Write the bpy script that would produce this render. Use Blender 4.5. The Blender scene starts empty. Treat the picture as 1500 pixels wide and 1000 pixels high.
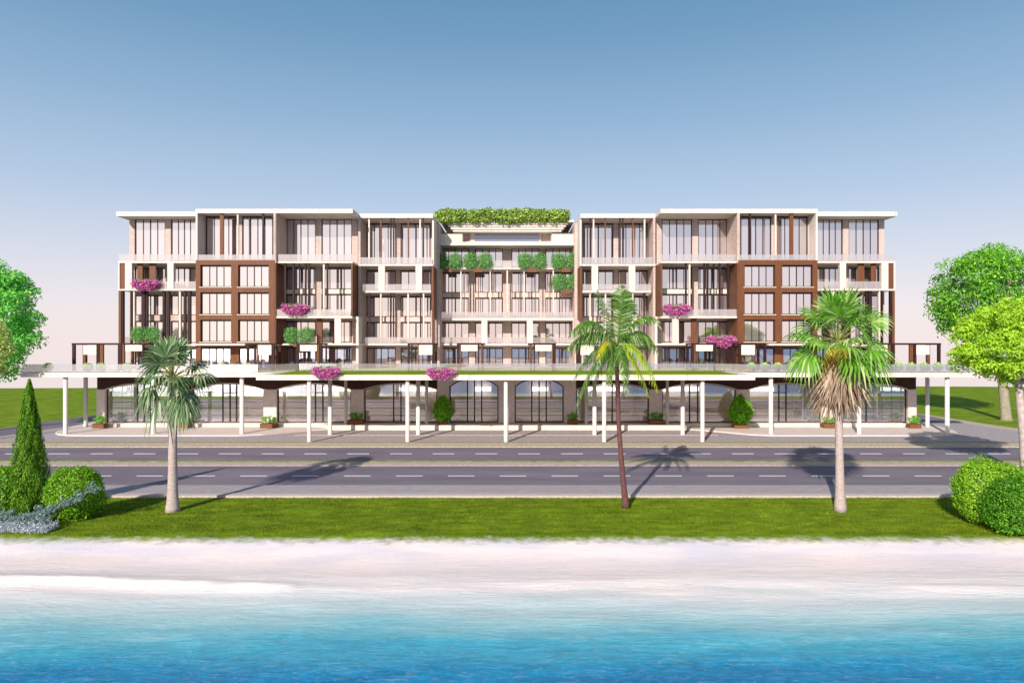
import bpy, math, random
import numpy as np
from mathutils import Vector, Matrix, noise
R = math.radians
sc = bpy.context.scene
COL = sc.collection
# ------------------------------------------------------------------ camera
CH = 9.5
cam = bpy.data.cameras.new("camera"); cam.lens = 24.0; cam.sensor_width = 36.0
cam.clip_start = 0.5; cam.clip_end = 8000
co = bpy.data.objects.new("camera", cam); COL.objects.link(co)
co.location = (0, 0, CH); co.rotation_euler = (R(90), 0, 0)
sc.camera = co
# ------------------------------------------------------------------ sun and sky
LD = Vector((0.40, 1.0, -0.55)).normalized()          # where the sunlight travels
SD = -LD
sun = bpy.data.lights.new("sun", 'SUN'); sun.energy = 4.3; sun.angle = R(0.5); sun.color = (1.0, 0.905, 0.81)
so = bpy.data.objects.new("sun", sun); COL.objects.link(so)
so.rotation_euler = LD.to_track_quat('-Z', 'Y').to_euler()
so.location = (-20, -10, 60)
world = bpy.data.worlds.new("World"); sc.world = world; world.use_nodes = True
nt = world.node_tree; nt.nodes.clear(); N = nt.nodes.new; L = nt.links.new
out = N('ShaderNodeOutputWorld')
tc = N('ShaderNodeTexCoord'); sep = N('ShaderNodeSeparateXYZ'); L(tc.outputs['Generated'], sep.inputs[0])
ramp = N('ShaderNodeValToRGB'); cr = ramp.color_ramp
mr = N('ShaderNodeMapRange'); mr.inputs[1].default_value = -0.2; mr.inputs[2].default_value = 0.8
L(sep.outputs['Z'], mr.inputs[0]); L(mr.outputs[0], ramp.inputs[0])
def srgb(r, g, b, a=1):
    f = lambda c: (c/255/12.92 if c/255 <= .04045 else ((c/255+.055)/1.055)**2.4)
    return (f(r), f(g), f(b), a)
# stops: (sine of elevation, colour)
stops = [(-0.2, srgb(233,218,222)), (0.0, srgb(238,223,222)), (0.05, srgb(229,220,225)), (0.11, srgb(208,211,224)),
         (0.20, srgb(174,194,218)), (0.30, srgb(142,174,204)), (0.40, srgb(111,152,186)), (0.47, srgb(92,140,176)), (0.8, srgb(52,98,150))]
while len(cr.elements) < len(stops): cr.elements.new(0.5)
for e, (z, c) in zip(cr.elements, stops): e.position = (z + .2); e.color = c
# warm brightening of the air round the sun
dot = N('ShaderNodeVectorMath'); dot.operation = 'DOT_PRODUCT'; L(tc.outputs['Generated'], dot.inputs[0]); dot.inputs[1].default_value = SD
mx = N('ShaderNodeMath'); mx.operation = 'MAXIMUM'; L(dot.outputs['Value'], mx.inputs[0]); mx.inputs[1].default_value = 0
pw = N('ShaderNodeMath'); pw.operation = 'POWER'; L(mx.outputs[0], pw.inputs[0]); pw.inputs[1].default_value = 6.0
glow = N('ShaderNodeMixRGB'); glow.blend_type = 'ADD'; L(pw.outputs[0], glow.inputs[0])
L(ramp.outputs[0], glow.inputs[1]); glow.inputs[2].default_value = (0.75, 0.56, 0.40, 1)
bg = N('ShaderNodeBackground'); L(glow.outputs[0], bg.inputs[0]); bg.inputs[1].default_value = 0.84
sky = N('ShaderNodeTexSky'); sky.sky_type = 'NISHITA'; sky.sun_disc = False
sky.sun_elevation = math.asin(SD.z); sky.sun_rotation = math.atan2(SD.x, SD.y)
bg2 = N('ShaderNodeBackground'); L(sky.outputs[0], bg2.inputs[0]); bg2.inputs[1].default_value = 0.07
mixw = N('ShaderNodeMixShader'); mixw.inputs[0].default_value = 0.12
L(bg.outputs[0], mixw.inputs[1]); L(bg2.outputs[0], mixw.inputs[2]); L(mixw.outputs[0], out.inputs[0])
vs = sc.view_settings; vs.view_transform = 'Standard'; vs.look = 'None'; vs.gamma = 1; vs.exposure = 0.48; vs.use_curve_mapping = False
sc.cycles.max_bounces = 8; sc.cycles.transparent_max_bounces = 24; sc.cycles.use_denoising = True

# ------------------------------------------------------------------ helpers
F = 1000.0
def X(px, Y): return (px - 750.0) * Y / F
def Z(py, Y): return CH - (py - 500.0) * Y / F
def G(px, py, z=0.0):                                  # point of the ground seen there
    Y = F * (CH - z) / (py - 500.0); return (X(px, Y), Y)
XC = -0.6                                              # the building's axis

MATS = {}
def mat(name, col, rough=.7, spec=.3, metal=0, var=0.0, scale=3.0, bump=0.0, bscale=20.0, stretch=(1,1,1), col2=None, detail=6, coat=0):
    if name in MATS: return MATS[name]
    m = bpy.data.materials.new(name); m.use_nodes = True; n = m.node_tree; b = n.nodes['Principled BSDF']
    b.inputs['Base Color'].default_value = (*col, 1); b.inputs['Roughness'].default_value = rough
    b.inputs['Specular IOR Level'].default_value = spec; b.inputs['Metallic'].default_value = metal
    t = n.nodes.new('ShaderNodeTexCoord'); mp = n.nodes.new('ShaderNodeMapping'); mp.inputs['Scale'].default_value = stretch
    n.links.new(t.outputs['Object'], mp.inputs[0])
    if var > 0 or col2:
        tx = n.nodes.new('ShaderNodeTexNoise'); tx.inputs['Scale'].default_value = scale; tx.inputs['Detail'].default_value = detail
        n.links.new(mp.outputs[0], tx.inputs[0])
        rp = n.nodes.new('ShaderNodeValToRGB'); rp.color_ramp.elements[0].position = .33; rp.color_ramp.elements[1].position = .67
        c2 = col2 or tuple(min(1, c*(1+var)) for c in col); c1 = col if col2 else tuple(c*(1-var) for c in col)
        rp.color_ramp.elements[0].color = (*c1, 1); rp.color_ramp.elements[1].color = (*c2, 1)
        n.links.new(tx.outputs[0], rp.inputs[0]); n.links.new(rp.outputs[0], b.inputs['Base Color'])
    if bump > 0:
        t2 = n.nodes.new('ShaderNodeTexNoise'); t2.inputs['Scale'].default_value = bscale; t2.inputs['Detail'].default_value = 5
        n.links.new(mp.outputs[0], t2.inputs[0])
        bp = n.nodes.new('ShaderNodeBump'); bp.inputs['Strength'].default_value = bump; bp.inputs['Distance'].default_value = .05
        n.links.new(t2.outputs[0], bp.inputs['Height']); n.links.new(bp.outputs[0], b.inputs['Normal'])
    MATS[name] = m; return m

def leafmat(name, c1, c2, c3=None, trans=.35, rough=.55):
    if name in MATS: return MATS[name]
    m = bpy.data.materials.new(name); m.use_nodes = True; n = m.node_tree; n.nodes.clear()
    o = n.nodes.new('ShaderNodeOutputMaterial'); g = n.nodes.new('ShaderNodeNewGeometry')
    rp = n.nodes.new('ShaderNodeValToRGB'); els = rp.color_ramp.elements
    els[0].position = 0; els[0].color = (*c1, 1); els[1].position = .7; els[1].color = (*c2, 1)
    e = els.new(1.0); e.color = (*(c3 or c2), 1)
    n.links.new(g.outputs['Random Per Island'], rp.inputs[0])
    p = n.nodes.new('ShaderNodeBsdfPrincipled'); p.inputs['Roughness'].default_value = rough; p.inputs['Specular IOR Level'].default_value = .25
    tr = n.nodes.new('ShaderNodeBsdfTranslucent'); mx = n.nodes.new('ShaderNodeMixShader'); mx.inputs[0].default_value = trans
    n.links.new(rp.outputs[0], p.inputs['Base Color']); n.links.new(rp.outputs[0], tr.inputs[0])
    n.links.new(p.outputs[0], mx.inputs[1]); n.links.new(tr.outputs[0], mx.inputs[2]); n.links.new(mx.outputs[0], o.inputs[0])
    MATS[name] = m; return m

class MB:
    def __init__(s, mir=False): s.v = []; s.f = []; s.mir = mir
    def fx(s, x): return 2*XC - x if s.mir else x
    def box(s, x0, x1, y0, y1, z0, z1):
        x0, x1 = s.fx(x0), s.fx(x1)
        x0, x1 = min(x0, x1), max(x0, x1); y0, y1 = min(y0, y1), max(y0, y1); z0, z1 = min(z0, z1), max(z0, z1)
        b = len(s.v)
        s.v += [(x0,y0,z0),(x1,y0,z0),(x1,y1,z0),(x0,y1,z0),(x0,y0,z1),(x1,y0,z1),(x1,y1,z1),(x0,y1,z1)]
        s.f += [(b,b+3,b+2,b+1),(b+4,b+5,b+6,b+7),(b,b+1,b+5,b+4),(b+1,b+2,b+6,b+5),(b+2,b+3,b+7,b+6),(b+3,b,b+4,b+7)]
        return s
    def prism(s, pts, z0, z1):                          # polygon in plan, counter-clockwise
        pts = [(s.fx(x), y) for x, y in pts]
        a = sum(pts[i][0]*pts[(i+1) % len(pts)][1] - pts[(i+1) % len(pts)][0]*pts[i][1] for i in range(len(pts)))
        if a < 0: pts = pts[::-1]
        b = len(s.v); n = len(pts)
        s.v += [(x, y, z0) for x, y in pts] + [(x, y, z1) for x, y in pts]
        s.f.append(tuple(range(b+n-1, b-1, -1))); s.f.append(tuple(range(b+n, b+2*n)))
        for i in range(n): j = (i+1) % n; s.f.append((b+i, b+j, b+n+j, b+n+i))
        return s
    def extr(s, pts, y0, y1):                           # polygon in x,z extruded along y
        pts = [(s.fx(x), z) for x, z in pts]
        a = sum(pts[i][0]*pts[(i+1) % len(pts)][1] - pts[(i+1) % len(pts)][0]*pts[i][1] for i in range(len(pts)))
        if a < 0: pts = pts[::-1]
        b = len(s.v); n = len(pts)
        s.v += [(x, y0, z) for x, z in pts] + [(x, y1, z) for x, z in pts]
        s.f.append(tuple(range(b, b+n))); s.f.append(tuple(range(b+2*n-1, b+n-1, -1)))
        for i in range(n): j = (i+1) % n; s.f.append((b+j, b+i, b+n+i, b+n+j))
        return s
    def sheet(s, pts, z=0.0):
        a = sum(pts[i][0]*pts[(i+1) % len(pts)][1] - pts[(i+1) % len(pts)][0]*pts[i][1] for i in range(len(pts)))
        if a < 0: pts = pts[::-1]
        b = len(s.v); s.v += [(x, y, z) for x, y in pts]; s.f.append(tuple(range(b, b+len(pts)))); return s
    def tube(s, path, radii, n=10, cap=True):
        b = len(s.v); path = [Vector(p) for p in path]
        for i, p in enumerate(path):
            d = (path[min(i+1, len(path)-1)] - path[max(i-1, 0)]).normalized()
            a = d.orthogonal().normalized() if i == 0 else (a - d*a.dot(d)).normalized()
            c = d.cross(a)
            for k in range(n):
                t = 2*math.pi*k/n; q = p + (a*math.cos(t) + c*math.sin(t))*radii[i]; s.v.append((s.fx(q.x), q.y, q.z))
        for i in range(len(path)-1):
            for k in range(n):
                k2 = (k+1) % n; s.f.append((b+i*n+k, b+i*n+k2, b+(i+1)*n+k2, b+(i+1)*n+k))
        if cap: s.f.append(tuple(range(b+n-1, b-1, -1))); s.f.append(tuple(range(b+(len(path)-1)*n, b+len(path)*n)))
        return s
    def quad(s, a, b_, c, d):
        b = len(s.v); s.v += [tuple(a), tuple(b_), tuple(c), tuple(d)]; s.f.append((b, b+1, b+2, b+3))
    def strip(s, pts):                                  # list of (left,right)
        b = len(s.v)
        for l, r in pts: s.v.append(tuple(l)); s.v.append(tuple(r))
        for i in range(len(pts)-1): s.f.append((b+2*i, b+2*i+1, b+2*i+3, b+2*i+2))
    def build(s, name, m, parent=None, off=(0,0,0), smooth=False, label=None):
        me = bpy.data.meshes.new(name)
        vv = [(x-off[0], y-off[1], z-off[2]) for x, y, z in s.v] if off != (0,0,0) else s.v
        me.from_pydata(vv, [], s.f); me.update()
        if smooth: me.polygons.foreach_set('use_smooth', [True]*len(me.polygons))
        me.materials.append(m)
        o = bpy.data.objects.new(name, me); COL.objects.link(o)
        if parent: o.parent = parent
        if label: o['label'] = label
        return o
def npmesh(name, V, Fq, m, parent=None, k=4):
    me = bpy.data.meshes.new(name); nf = len(Fq)
    me.vertices.add(len(V)); me.vertices.foreach_set('co', np.asarray(V, dtype=np.float32).ravel())
    me.loops.add(nf*k); me.loops.foreach_set('vertex_index', np.asarray(Fq, dtype=np.int32).ravel())
    me.polygons.add(nf); me.polygons.foreach_set('loop_start', np.arange(nf, dtype=np.int32)*k)
    me.update(calc_edges=True); me.validate()
    me.materials.append(m)
    o = bpy.data.objects.new(name, me); COL.objects.link(o)
    if parent: o.parent = parent
    return o
def tag(o, label=None, cat=None, group=None, kind=None):
    if label: o['label'] = label
    if cat: o['category'] = cat
    if group: o['group'] = group
    if kind: o['kind'] = kind
    return o
def thing(name, label, cat, loc=(0,0,0), group=None, rz=0):
    o = bpy.data.objects.new(name, None); COL.objects.link(o); o.location = loc; o.rotation_euler = (0,0,rz)
    return tag(o, label, cat, group)
def dup(root, loc, label, rz=0, s=1.0, group=None):
    r = root.copy(); COL.objects.link(r); r.location = loc; r.rotation_euler = (0,0,rz); r.scale = (s,s,s)
    r['label'] = label
    if group: r['group'] = group
    for ch in list(root.children):
        c = ch.copy(); COL.objects.link(c); c.parent = r
        for g in ch.children:
            d = g.copy(); COL.objects.link(d); d.parent = c
    return r
def struct(o): o['kind'] = 'structure'; return o
ORD = ['first','second','third','fourth','fifth','sixth','seventh','eighth','ninth','tenth','eleventh','twelfth']

# ------------------------------------------------------------------ materials
cream = mat('cream_render', (.70,.62,.55), .75, .25, var=.035, scale=.7, bump=.05, bscale=30)
stone = mat('pink_stone', (.55,.43,.385), .85, .2, var=.12, scale=2.2, bump=.15, bscale=9, stretch=(.6,.6,3))
slabm = mat('cream_slab', (.69,.62,.555), .7, .3, var=.05, scale=.9, bump=.05)
def add_joints(m, pitch, wdt, streak=.10):
    n = m.node_tree; b = n.nodes['Principled BSDF']; src = b.inputs['Base Color'].links[0].from_socket
    t = n.nodes.new('ShaderNodeTexCoord'); sp = n.nodes.new('ShaderNodeSeparateXYZ'); n.links.new(t.outputs['Object'], sp.inputs[0])
    f = n.nodes.new('ShaderNodeMath'); f.operation = 'PINGPONG'; n.links.new(sp.outputs['X'], f.inputs[0]); f.inputs[1].default_value = pitch/2
    g = n.nodes.new('ShaderNodeMath'); g.operation = 'LESS_THAN'; n.links.new(f.outputs[0], g.inputs[0]); g.inputs[1].default_value = wdt
    mp = n.nodes.new('ShaderNodeMapping'); mp.inputs['Scale'].default_value = (2.2,2.2,.12); n.links.new(t.outputs['Object'], mp.inputs[0])
    tx = n.nodes.new('ShaderNodeTexNoise'); tx.inputs['Scale'].default_value = 1.3; tx.inputs['Detail'].default_value = 8; tx.inputs['Roughness'].default_value = .7; n.links.new(mp.outputs[0], tx.inputs[0])
    mr = n.nodes.new('ShaderNodeMapRange'); n.links.new(tx.outputs[0], mr.inputs[0]); mr.inputs[1].default_value = .35; mr.inputs[2].default_value = .6; mr.inputs[3].default_value = 1-streak*1.6; mr.inputs[4].default_value = 1.0
    k = n.nodes.new('ShaderNodeMixRGB'); k.blend_type = 'MULTIPLY'; k.inputs[0].default_value = 1; n.links.new(src, k.inputs[1]); n.links.new(mr.outputs[0], k.inputs[2])
    k2 = n.nodes.new('ShaderNodeMixRGB'); k2.blend_type = 'MULTIPLY'; n.links.new(g.outputs[0], k2.inputs[0]); n.links.new(k.outputs[0], k2.inputs[1]); k2.inputs[2].default_value = (.62,.58,.55,1)
    n.links.new(k2.outputs[0], b.inputs['Base Color'])
add_joints(slabm, 3.4, .018); add_joints(cream, 400, .0001, .12); add_joints(stone, 400, .0001, .14)
column_m = mat('column_white', (.63,.59,.55), .7, .3, var=.05, scale=2)
timber = mat('brown_timber', (.105,.036,.014), .55, .3, col2=(.175,.064,.024), scale=2.2, stretch=(5,5,.35), bump=.1, bscale=6)
dark = mat('dark_bronze', (.026,.008,.008), .6, .25, var=.2, scale=3)
frame_m = mat('black_frame', (.012,.010,.014), .4, .4)
white = mat('cream_panel', (.74,.68,.54), .8, .2, var=.03)
band_m = mat('pale_spandrel', (.60,.49,.42), .8, .2, var=.08, scale=1.5)
arch_m = mat('brown_arch_cladding', (.055,.022,.018), .7, .2, var=.15, scale=1.5, stretch=(4,4,.5))
pier_m = mat('stone_block', (.66,.57,.53), .8, .25, var=.08, scale=3, bump=.1)
joint_m = mat('dark_joint', (.12,.10,.10), .9, .1)
terracotta = mat('wood_planter', (.17,.07,.025), .7, .3, var=.2, scale=6, stretch=(1,1,5))
bark = mat('bark', (.30,.24,.20), .9, .1, var=.25, scale=5, bump=.5, bscale=14, stretch=(1,1,.4))
asphalt = mat('asphalt', (.15,.128,.158), .85, .25, col2=(.20,.175,.205), scale=.5, bump=.15, bscale=60, stretch=(.25,1,1))
cobble = mat('grey_cobble', (.28,.25,.27), .9, .2, col2=(.42,.375,.39), scale=3.5, bump=.5, bscale=12, detail=10)
pave = mat('pale_paving', (.60,.53,.50), .8, .25, var=.05, scale=.8, bump=.1, bscale=12)
kerb_m = mat('kerb_stone', (.52,.44,.38), .85, .2, col2=(.32,.26,.23), scale=9, bump=.3, stretch=(.6,1,1))
gravel = mat('sandy_gravel', (.30,.25,.17), .95, .1, col2=(.60,.52,.44), scale=9, bump=.4, bscale=30, detail=10)
paint = mat('road_paint', (.85,.83,.80), .7, .3, var=.06, scale=12)

def pane_mat(name, c1, c2, gl, tr=0.0, glosscol=(1,1,1), rough=0.015):
    m = bpy.data.materials.new(name); m.use_nodes = True; n = m.node_tree; n.nodes.clear()
    o = n.nodes.new('ShaderNodeOutputMaterial'); g = n.nodes.new('ShaderNodeNewGeometry')
    rp = n.nodes.new('ShaderNodeValToRGB'); rp.color_ramp.elements[0].color = (*c1,1); rp.color_ramp.elements[1].color = (*c2,1)
    n.links.new(g.outputs['Random Per Island'], rp.inputs[0])
    d = n.nodes.new('ShaderNodeBsdfDiffuse'); n.links.new(rp.outputs[0], d.inputs[0])
    gs = n.nodes.new('ShaderNodeBsdfGlossy'); gs.inputs[0].default_value = (*glosscol,1); gs.inputs['Roughness'].default_value = rough
    tx = n.nodes.new('ShaderNodeTexNoise'); tx.inputs['Scale'].default_value = .35
    t = n.nodes.new('ShaderNodeTexCoord'); n.links.new(t.outputs['Object'], tx.inputs[0])
    bp = n.nodes.new('ShaderNodeBump'); bp.inputs['Strength'].default_value = .015; bp.inputs['Distance'].default_value = .05
    n.links.new(tx.outputs[0], bp.inputs['Height']); n.links.new(bp.outputs[0], gs.inputs['Normal'])
    m1 = n.nodes.new('ShaderNodeMixShader'); m1.inputs[0].default_value = gl
    n.links.new(gs.outputs[0], m1.inputs[2])
    if tr > 0:
        tb = n.nodes.new('ShaderNodeBsdfTransparent'); tb.inputs[0].default_value = (.93,.93,.94,1)
        m2 = n.nodes.new('ShaderNodeMixShader'); m2.inputs[0].default_value = tr
        n.links.new(d.outputs[0], m2.inputs[1]); n.links.new(tb.outputs[0], m2.inputs[2]); n.links.new(m2.outputs[0], m1.inputs[1])
    else: n.links.new(d.outputs[0], m1.inputs[1])
    n.links.new(m1.outputs[0], o.inputs[0]); return m
pane = pane_mat('curtained_window_glass', (.17,.14,.16), (.38,.32,.33), .62, glosscol=(.94,.90,.92))
shopglass = pane_mat('shopfront_glass', (.5,.47,.45), (.6,.56,.52), .27, tr=.93, glosscol=(.95,.93,.95))
railglass = pane_mat('milky_railing_glass', (.55,.49,.48), (.60,.54,.52), .20, tr=.70, glosscol=(.95,.93,.95))
exec_split = None

# ------------------------------------------------------------------ ground, beach, sea
def grass_mat(name, a, b, c, sand=False):
    m = bpy.data.materials.new(name); m.use_nodes = True; n = m.node_tree; p = n.nodes['Principled BSDF']
    p.inputs['Roughness'].default_value = .95; p.inputs['Specular IOR Level'].default_value = .1
    t = n.nodes.new('ShaderNodeTexCoord'); mp = n.nodes.new('ShaderNodeMapping'); mp.inputs['Scale'].default_value = (.35,1,1)
    n.links.new(t.outputs['Object'], mp.inputs[0])
    t1 = n.nodes.new('ShaderNodeTexNoise'); t1.inputs['Scale'].default_value = .9; t1.inputs['Detail'].default_value = 12; t1.inputs['Roughness'].default_value = .7
    n.links.new(mp.outputs[0], t1.inputs[0])
    rp = n.nodes.new('ShaderNodeValToRGB'); e = rp.color_ramp.elements; e[0].position = .36; e[0].color = (*a,1); e[1].position = .66; e[1].color = (*c,1)
    k = e.new(.5); k.color = (*b,1); n.links.new(t1.outputs[0], rp.inputs[0])
    last = rp.outputs[0]
    if sand:
        sp = n.nodes.new('ShaderNodeSeparateXYZ'); n.links.new(t.outputs['Object'], sp.inputs[0])
        t2 = n.nodes.new('ShaderNodeTexNoise'); t2.inputs['Scale'].default_value = 1.6; t2.inputs['Detail'].default_value = 10; t2.inputs['Roughness'].default_value = .7
        n.links.new(t.outputs['Object'], t2.inputs[0])
        ma = n.nodes.new('ShaderNodeMath'); ma.operation = 'MULTIPLY_ADD'; n.links.new(t2.outputs[0], ma.inputs[0]); ma.inputs[1].default_value = 2.4; n.links.new(sp.outputs['Y'], ma.inputs[2])
        mr = n.nodes.new('ShaderNodeMapRange'); n.links.new(ma.outputs[0], mr.inputs[0]); mr.inputs[1].default_value = 33.5; mr.inputs[2].default_value = 34.6
        t3 = n.nodes.new('ShaderNodeTexNoise'); t3.inputs['Scale'].default_value = .5; t3.inputs['Detail'].default_value = 8
        n.links.new(mp.outputs[0], t3.inputs[0])
        r3 = n.nodes.new('ShaderNodeValToRGB'); r3.color_ramp.elements[0].position = .38; r3.color_ramp.elements[0].color = (.74,.69,.74,1)
        r3.color_ramp.elements[1].position = .6; r3.color_ramp.elements[1].color = (.93,.81,.77,1); n.links.new(t3.outputs[0], r3.inputs[0])
        mx = n.nodes.new('ShaderNodeMixRGB'); n.links.new(mr.outputs[0], mx.inputs[0]); n.links.new(r3.outputs[0], mx.inputs[1]); n.links.new(last, mx.inputs[2]); last = mx.outputs[0]
    n.links.new(last, p.inputs['Base Color'])
    t4 = n.nodes.new('ShaderNodeTexNoise'); t4.inputs['Scale'].default_value = 14; t4.inputs['Detail'].default_value = 6; n.links.new(t.outputs['Object'], t4.inputs[0])
    bp = n.nodes.new('ShaderNodeBump'); bp.inputs['Strength'].default_value = .5; bp.inputs['Distance'].default_value = .06
    n.links.new(t4.outputs[0], bp.inputs['Height']); n.links.new(bp.outputs[0], p.inputs['Normal'])
    return m
lawn_c = ((.075,.13,.004), (.15,.235,.007), (.24,.33,.012))
lawn_m = grass_mat('lawn_grass', *lawn_c, sand=True)
hill_m = grass_mat('hill_grass', (.10,.16,.003), (.15,.235,.005), (.20,.29,.008))
# one big sheet: beach slope, lawn, level ground, crest of the hill far behind and the slope falling away beyond
def gz(x, y):
    if y < 33.5: return -(33.5-y)*0.075 if y > 20 else -1.01 - (20-y)*.12
    if y < 66: return -0.02
    crest = 144 + 5*math.sin(x*.02+1) 
    e = 0.0
    if abs(x) > 46: e = min(1, (abs(x)-46)/40)
    rise = 0.5*e*max(0, min(1, (y-95)/40))
    if y > crest: return -0.02 + rise*0 - (y-crest)*0.09
    return -0.02 + rise*0.0
m = MB(); xs = [-2500,-800,-300,-200,-140,-110,-90,-70,-50,-30,0,30,50,70,90,110,140,200,300,800,2500]
ys = [-20,5,14,20,24,28,31,33.5,38,42,66,90,110,125,135,139,142,145,148,152,160,200,400,1200,3000]
for y in ys:
    for x in xs: m.v.append((x, y, gz(x,y)))
nx = len(xs)
for j in range(len(ys)-1):
    for i in range(nx-1): m.f.append((j*nx+i, j*nx+i+1, (j+1)*nx+i+1, (j+1)*nx+i))
m_g = m
ground = struct(m_g.build('ground', lawn_m))

# sea: sheet with gentle waves
def water_mat():
    m = bpy.data.materials.new('sea_water'); m.use_nodes = True; n = m.node_tree; p = n.nodes['Principled BSDF']
    Nn = n.nodes.new; K = n.links.new
    t = Nn('ShaderNodeTexCoord'); mp = Nn('ShaderNodeMapping'); mp.inputs['Scale'].default_value = (.22,1,1); K(t.outputs['Object'], mp.inputs[0])
    sp = Nn('ShaderNodeSeparateXYZ'); K(t.outputs['Object'], sp.inputs[0])
    def nz(scale, detail, vec, rough=.6, dist=0):
        a = Nn('ShaderNodeTexNoise'); a.inputs['Scale'].default_value = scale; a.inputs['Detail'].default_value = detail; a.inputs['Roughness'].default_value = rough
        a.inputs['Distortion'].default_value = dist; K(vec, a.inputs[0]); return a.outputs[0]
    def math_(op, a, b, c=None):
        q = Nn('ShaderNodeMath'); q.operation = op
        for i, v in enumerate((a, b, c)):
            if v is None: continue
            if isinstance(v, (int, float)): q.inputs[i].default_value = v
            else: K(v, q.inputs[i])
        return q.outputs[0]
    big = nz(.45, 4, mp.outputs[0], .55, .6); fine = nz(3.2, 10, mp.outputs[0], .75, .5)
    # distance from shore, wobbled
    y = math_('MULTIPLY_ADD', big, 3.6, sp.outputs['Y']); y = math_('MULTIPLY_ADD', fine, 1.7, y)
    mr = Nn('ShaderNodeMapRange'); K(y, mr.inputs[0]); mr.inputs[1].default_value = 30.0; mr.inputs[2].default_value = 21.3
    rp = Nn('ShaderNodeValToRGB'); K(mr.outputs[0], rp.inputs[0]); e = rp.color_ramp.elements
    st = [(0,(.88,.80,.77)),(.12,(.72,.75,.74)),(.30,(.50,.66,.67)),(.44,(.26,.56,.62)),(.60,(.07,.43,.57)),(.78,(.012,.28,.50)),(1,(.003,.17,.40))]
    while len(e) < len(st): e.new(.5)
    for q, (a, c) in zip(e, st): q.position = a; q.color = (*c, 1)
    # foam: a broken breaking line
    wob = nz(.16, 3, sp.outputs['X'] if False else t.outputs['Object'], .5)
    fy = math_('MULTIPLY_ADD', wob, 1.6, sp.outputs['Y']); fy = math_('MULTIPLY_ADD', nz(2.5, 8, t.outputs['Object'], .7), .7, fy)
    band = Nn('ShaderNodeMapRange'); K(fy, band.inputs[0]); band.inputs[1].default_value = 27.6; band.inputs[2].default_value = 27.85
    band2 = Nn('ShaderNodeMapRange'); K(fy, band2.inputs[0]); band2.inputs[1].default_value = 30.6; band2.inputs[2].default_value = 29.3
    fo = math_('MULTIPLY', band.outputs[0], band2.outputs[0])
    xm = Nn('ShaderNodeMapRange'); K(sp.outputs['X'], xm.inputs[0]); xm.inputs[1].default_value = -8.2; xm.inputs[2].default_value = -10.2
    wisps = Nn('ShaderNodeMapRange'); K(nz(.30, 5, t.outputs['Object'], .6), wisps.inputs[0]); wisps.inputs[1].default_value = .47; wisps.inputs[2].default_value = .62
    cb = math_('SUBTRACT', 1.0, math_('ABSOLUTE', math_('MULTIPLY', math_('SUBTRACT', sp.outputs['X'], 5.8), .55), None)); cb = math_('MULTIPLY', math_('MAXIMUM', cb, 0.0), 1.6)
    sel = math_('MAXIMUM', xm.outputs[0], math_('MULTIPLY', wisps.outputs[0], .8)); q_ = math_('MAXIMUM', sel, cb); sel = math_('MINIMUM', q_, 1.0); fo = math_('MULTIPLY', fo, sel)
    # fine streaks of foam over the blue
    stx = Nn('ShaderNodeMapRange'); K(fine, stx.inputs[0]); stx.inputs[1].default_value = .56; stx.inputs[2].default_value = .74; stx.inputs[4].default_value = .22
    fo = math_('MAXIMUM', fo, stx.outputs[0])
    mpf = Nn('ShaderNodeMapping'); mpf.inputs['Scale'].default_value = (.5,1,1); K(t.outputs['Object'], mpf.inputs[0])
    rip = nz(7.0, 10, mpf.outputs[0], .85, .8); rm = Nn('ShaderNodeMapRange'); K(rip, rm.inputs[0]); rm.inputs[1].default_value = .53; rm.inputs[2].default_value = .72; rm.inputs[4].default_value = .45
    rd = Nn('ShaderNodeMapRange'); K(sp.outputs['Y'], rd.inputs[0]); rd.inputs[1].default_value = 26; rd.inputs[2].default_value = 21
    fo = math_('MAXIMUM', fo, math_('MULTIPLY', rm.outputs[0], rd.outputs[0]))
    rb = Nn('ShaderNodeMapRange'); K(nz(1.8, 12, mpf.outputs[0], .82, 1.2), rb.inputs[0]); rb.inputs[1].default_value = .35; rb.inputs[2].default_value = .65; rb.inputs[3].default_value = .68; rb.inputs[4].default_value = 1.2
    mul = Nn('ShaderNodeMixRGB'); mul.blend_type = 'MULTIPLY'; K(rd.outputs[0], mul.inputs[0]); K(rp.outputs[0], mul.inputs[1]); K(rb.outputs[0], mul.inputs[2]); rp = mul
    mx = Nn('ShaderNodeMixRGB'); K(fo, mx.inputs[0]); K(rp.outputs[0], mx.inputs[1]); mx.inputs[2].default_value = (.90,.82,.76,1)
    K(mx.outputs[0], p.inputs['Base Color']); p.inputs['Roughness'].default_value = .3; p.inputs['IOR'].default_value = 1.33; p.inputs['Specular IOR Level'].default_value = .22
    bp = Nn('ShaderNodeBump'); bp.inputs['Strength'].default_value = .5; bp.inputs['Distance'].default_value = .2; K(fine, bp.inputs['Height']); K(bp.outputs[0], p.inputs['Normal'])
    # the water's edge thins out over the sand
    tr = Nn('ShaderNodeBsdfTransparent'); ms = Nn('ShaderNodeMixShader'); o = n.nodes['Material Output']
    ed = math_('MULTIPLY_ADD', big, 2.5, sp.outputs['Y']); ed = math_('MULTIPLY_ADD', fine, 1.2, ed)
    em = Nn('ShaderNodeMapRange'); K(ed, em.inputs[0]); em.inputs[1].default_value = 33.2; em.inputs[2].default_value = 29.8
    fac = math_('MAXIMUM', em.outputs[0], fo); K(fac, ms.inputs[0]); K(tr.outputs[0], ms.inputs[1]); K(p.outputs[0], ms.inputs[2]); K(ms.outputs[0], o.inputs[0])
    return m
m = MB(); nxw, nyw = 160, 90
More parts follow.
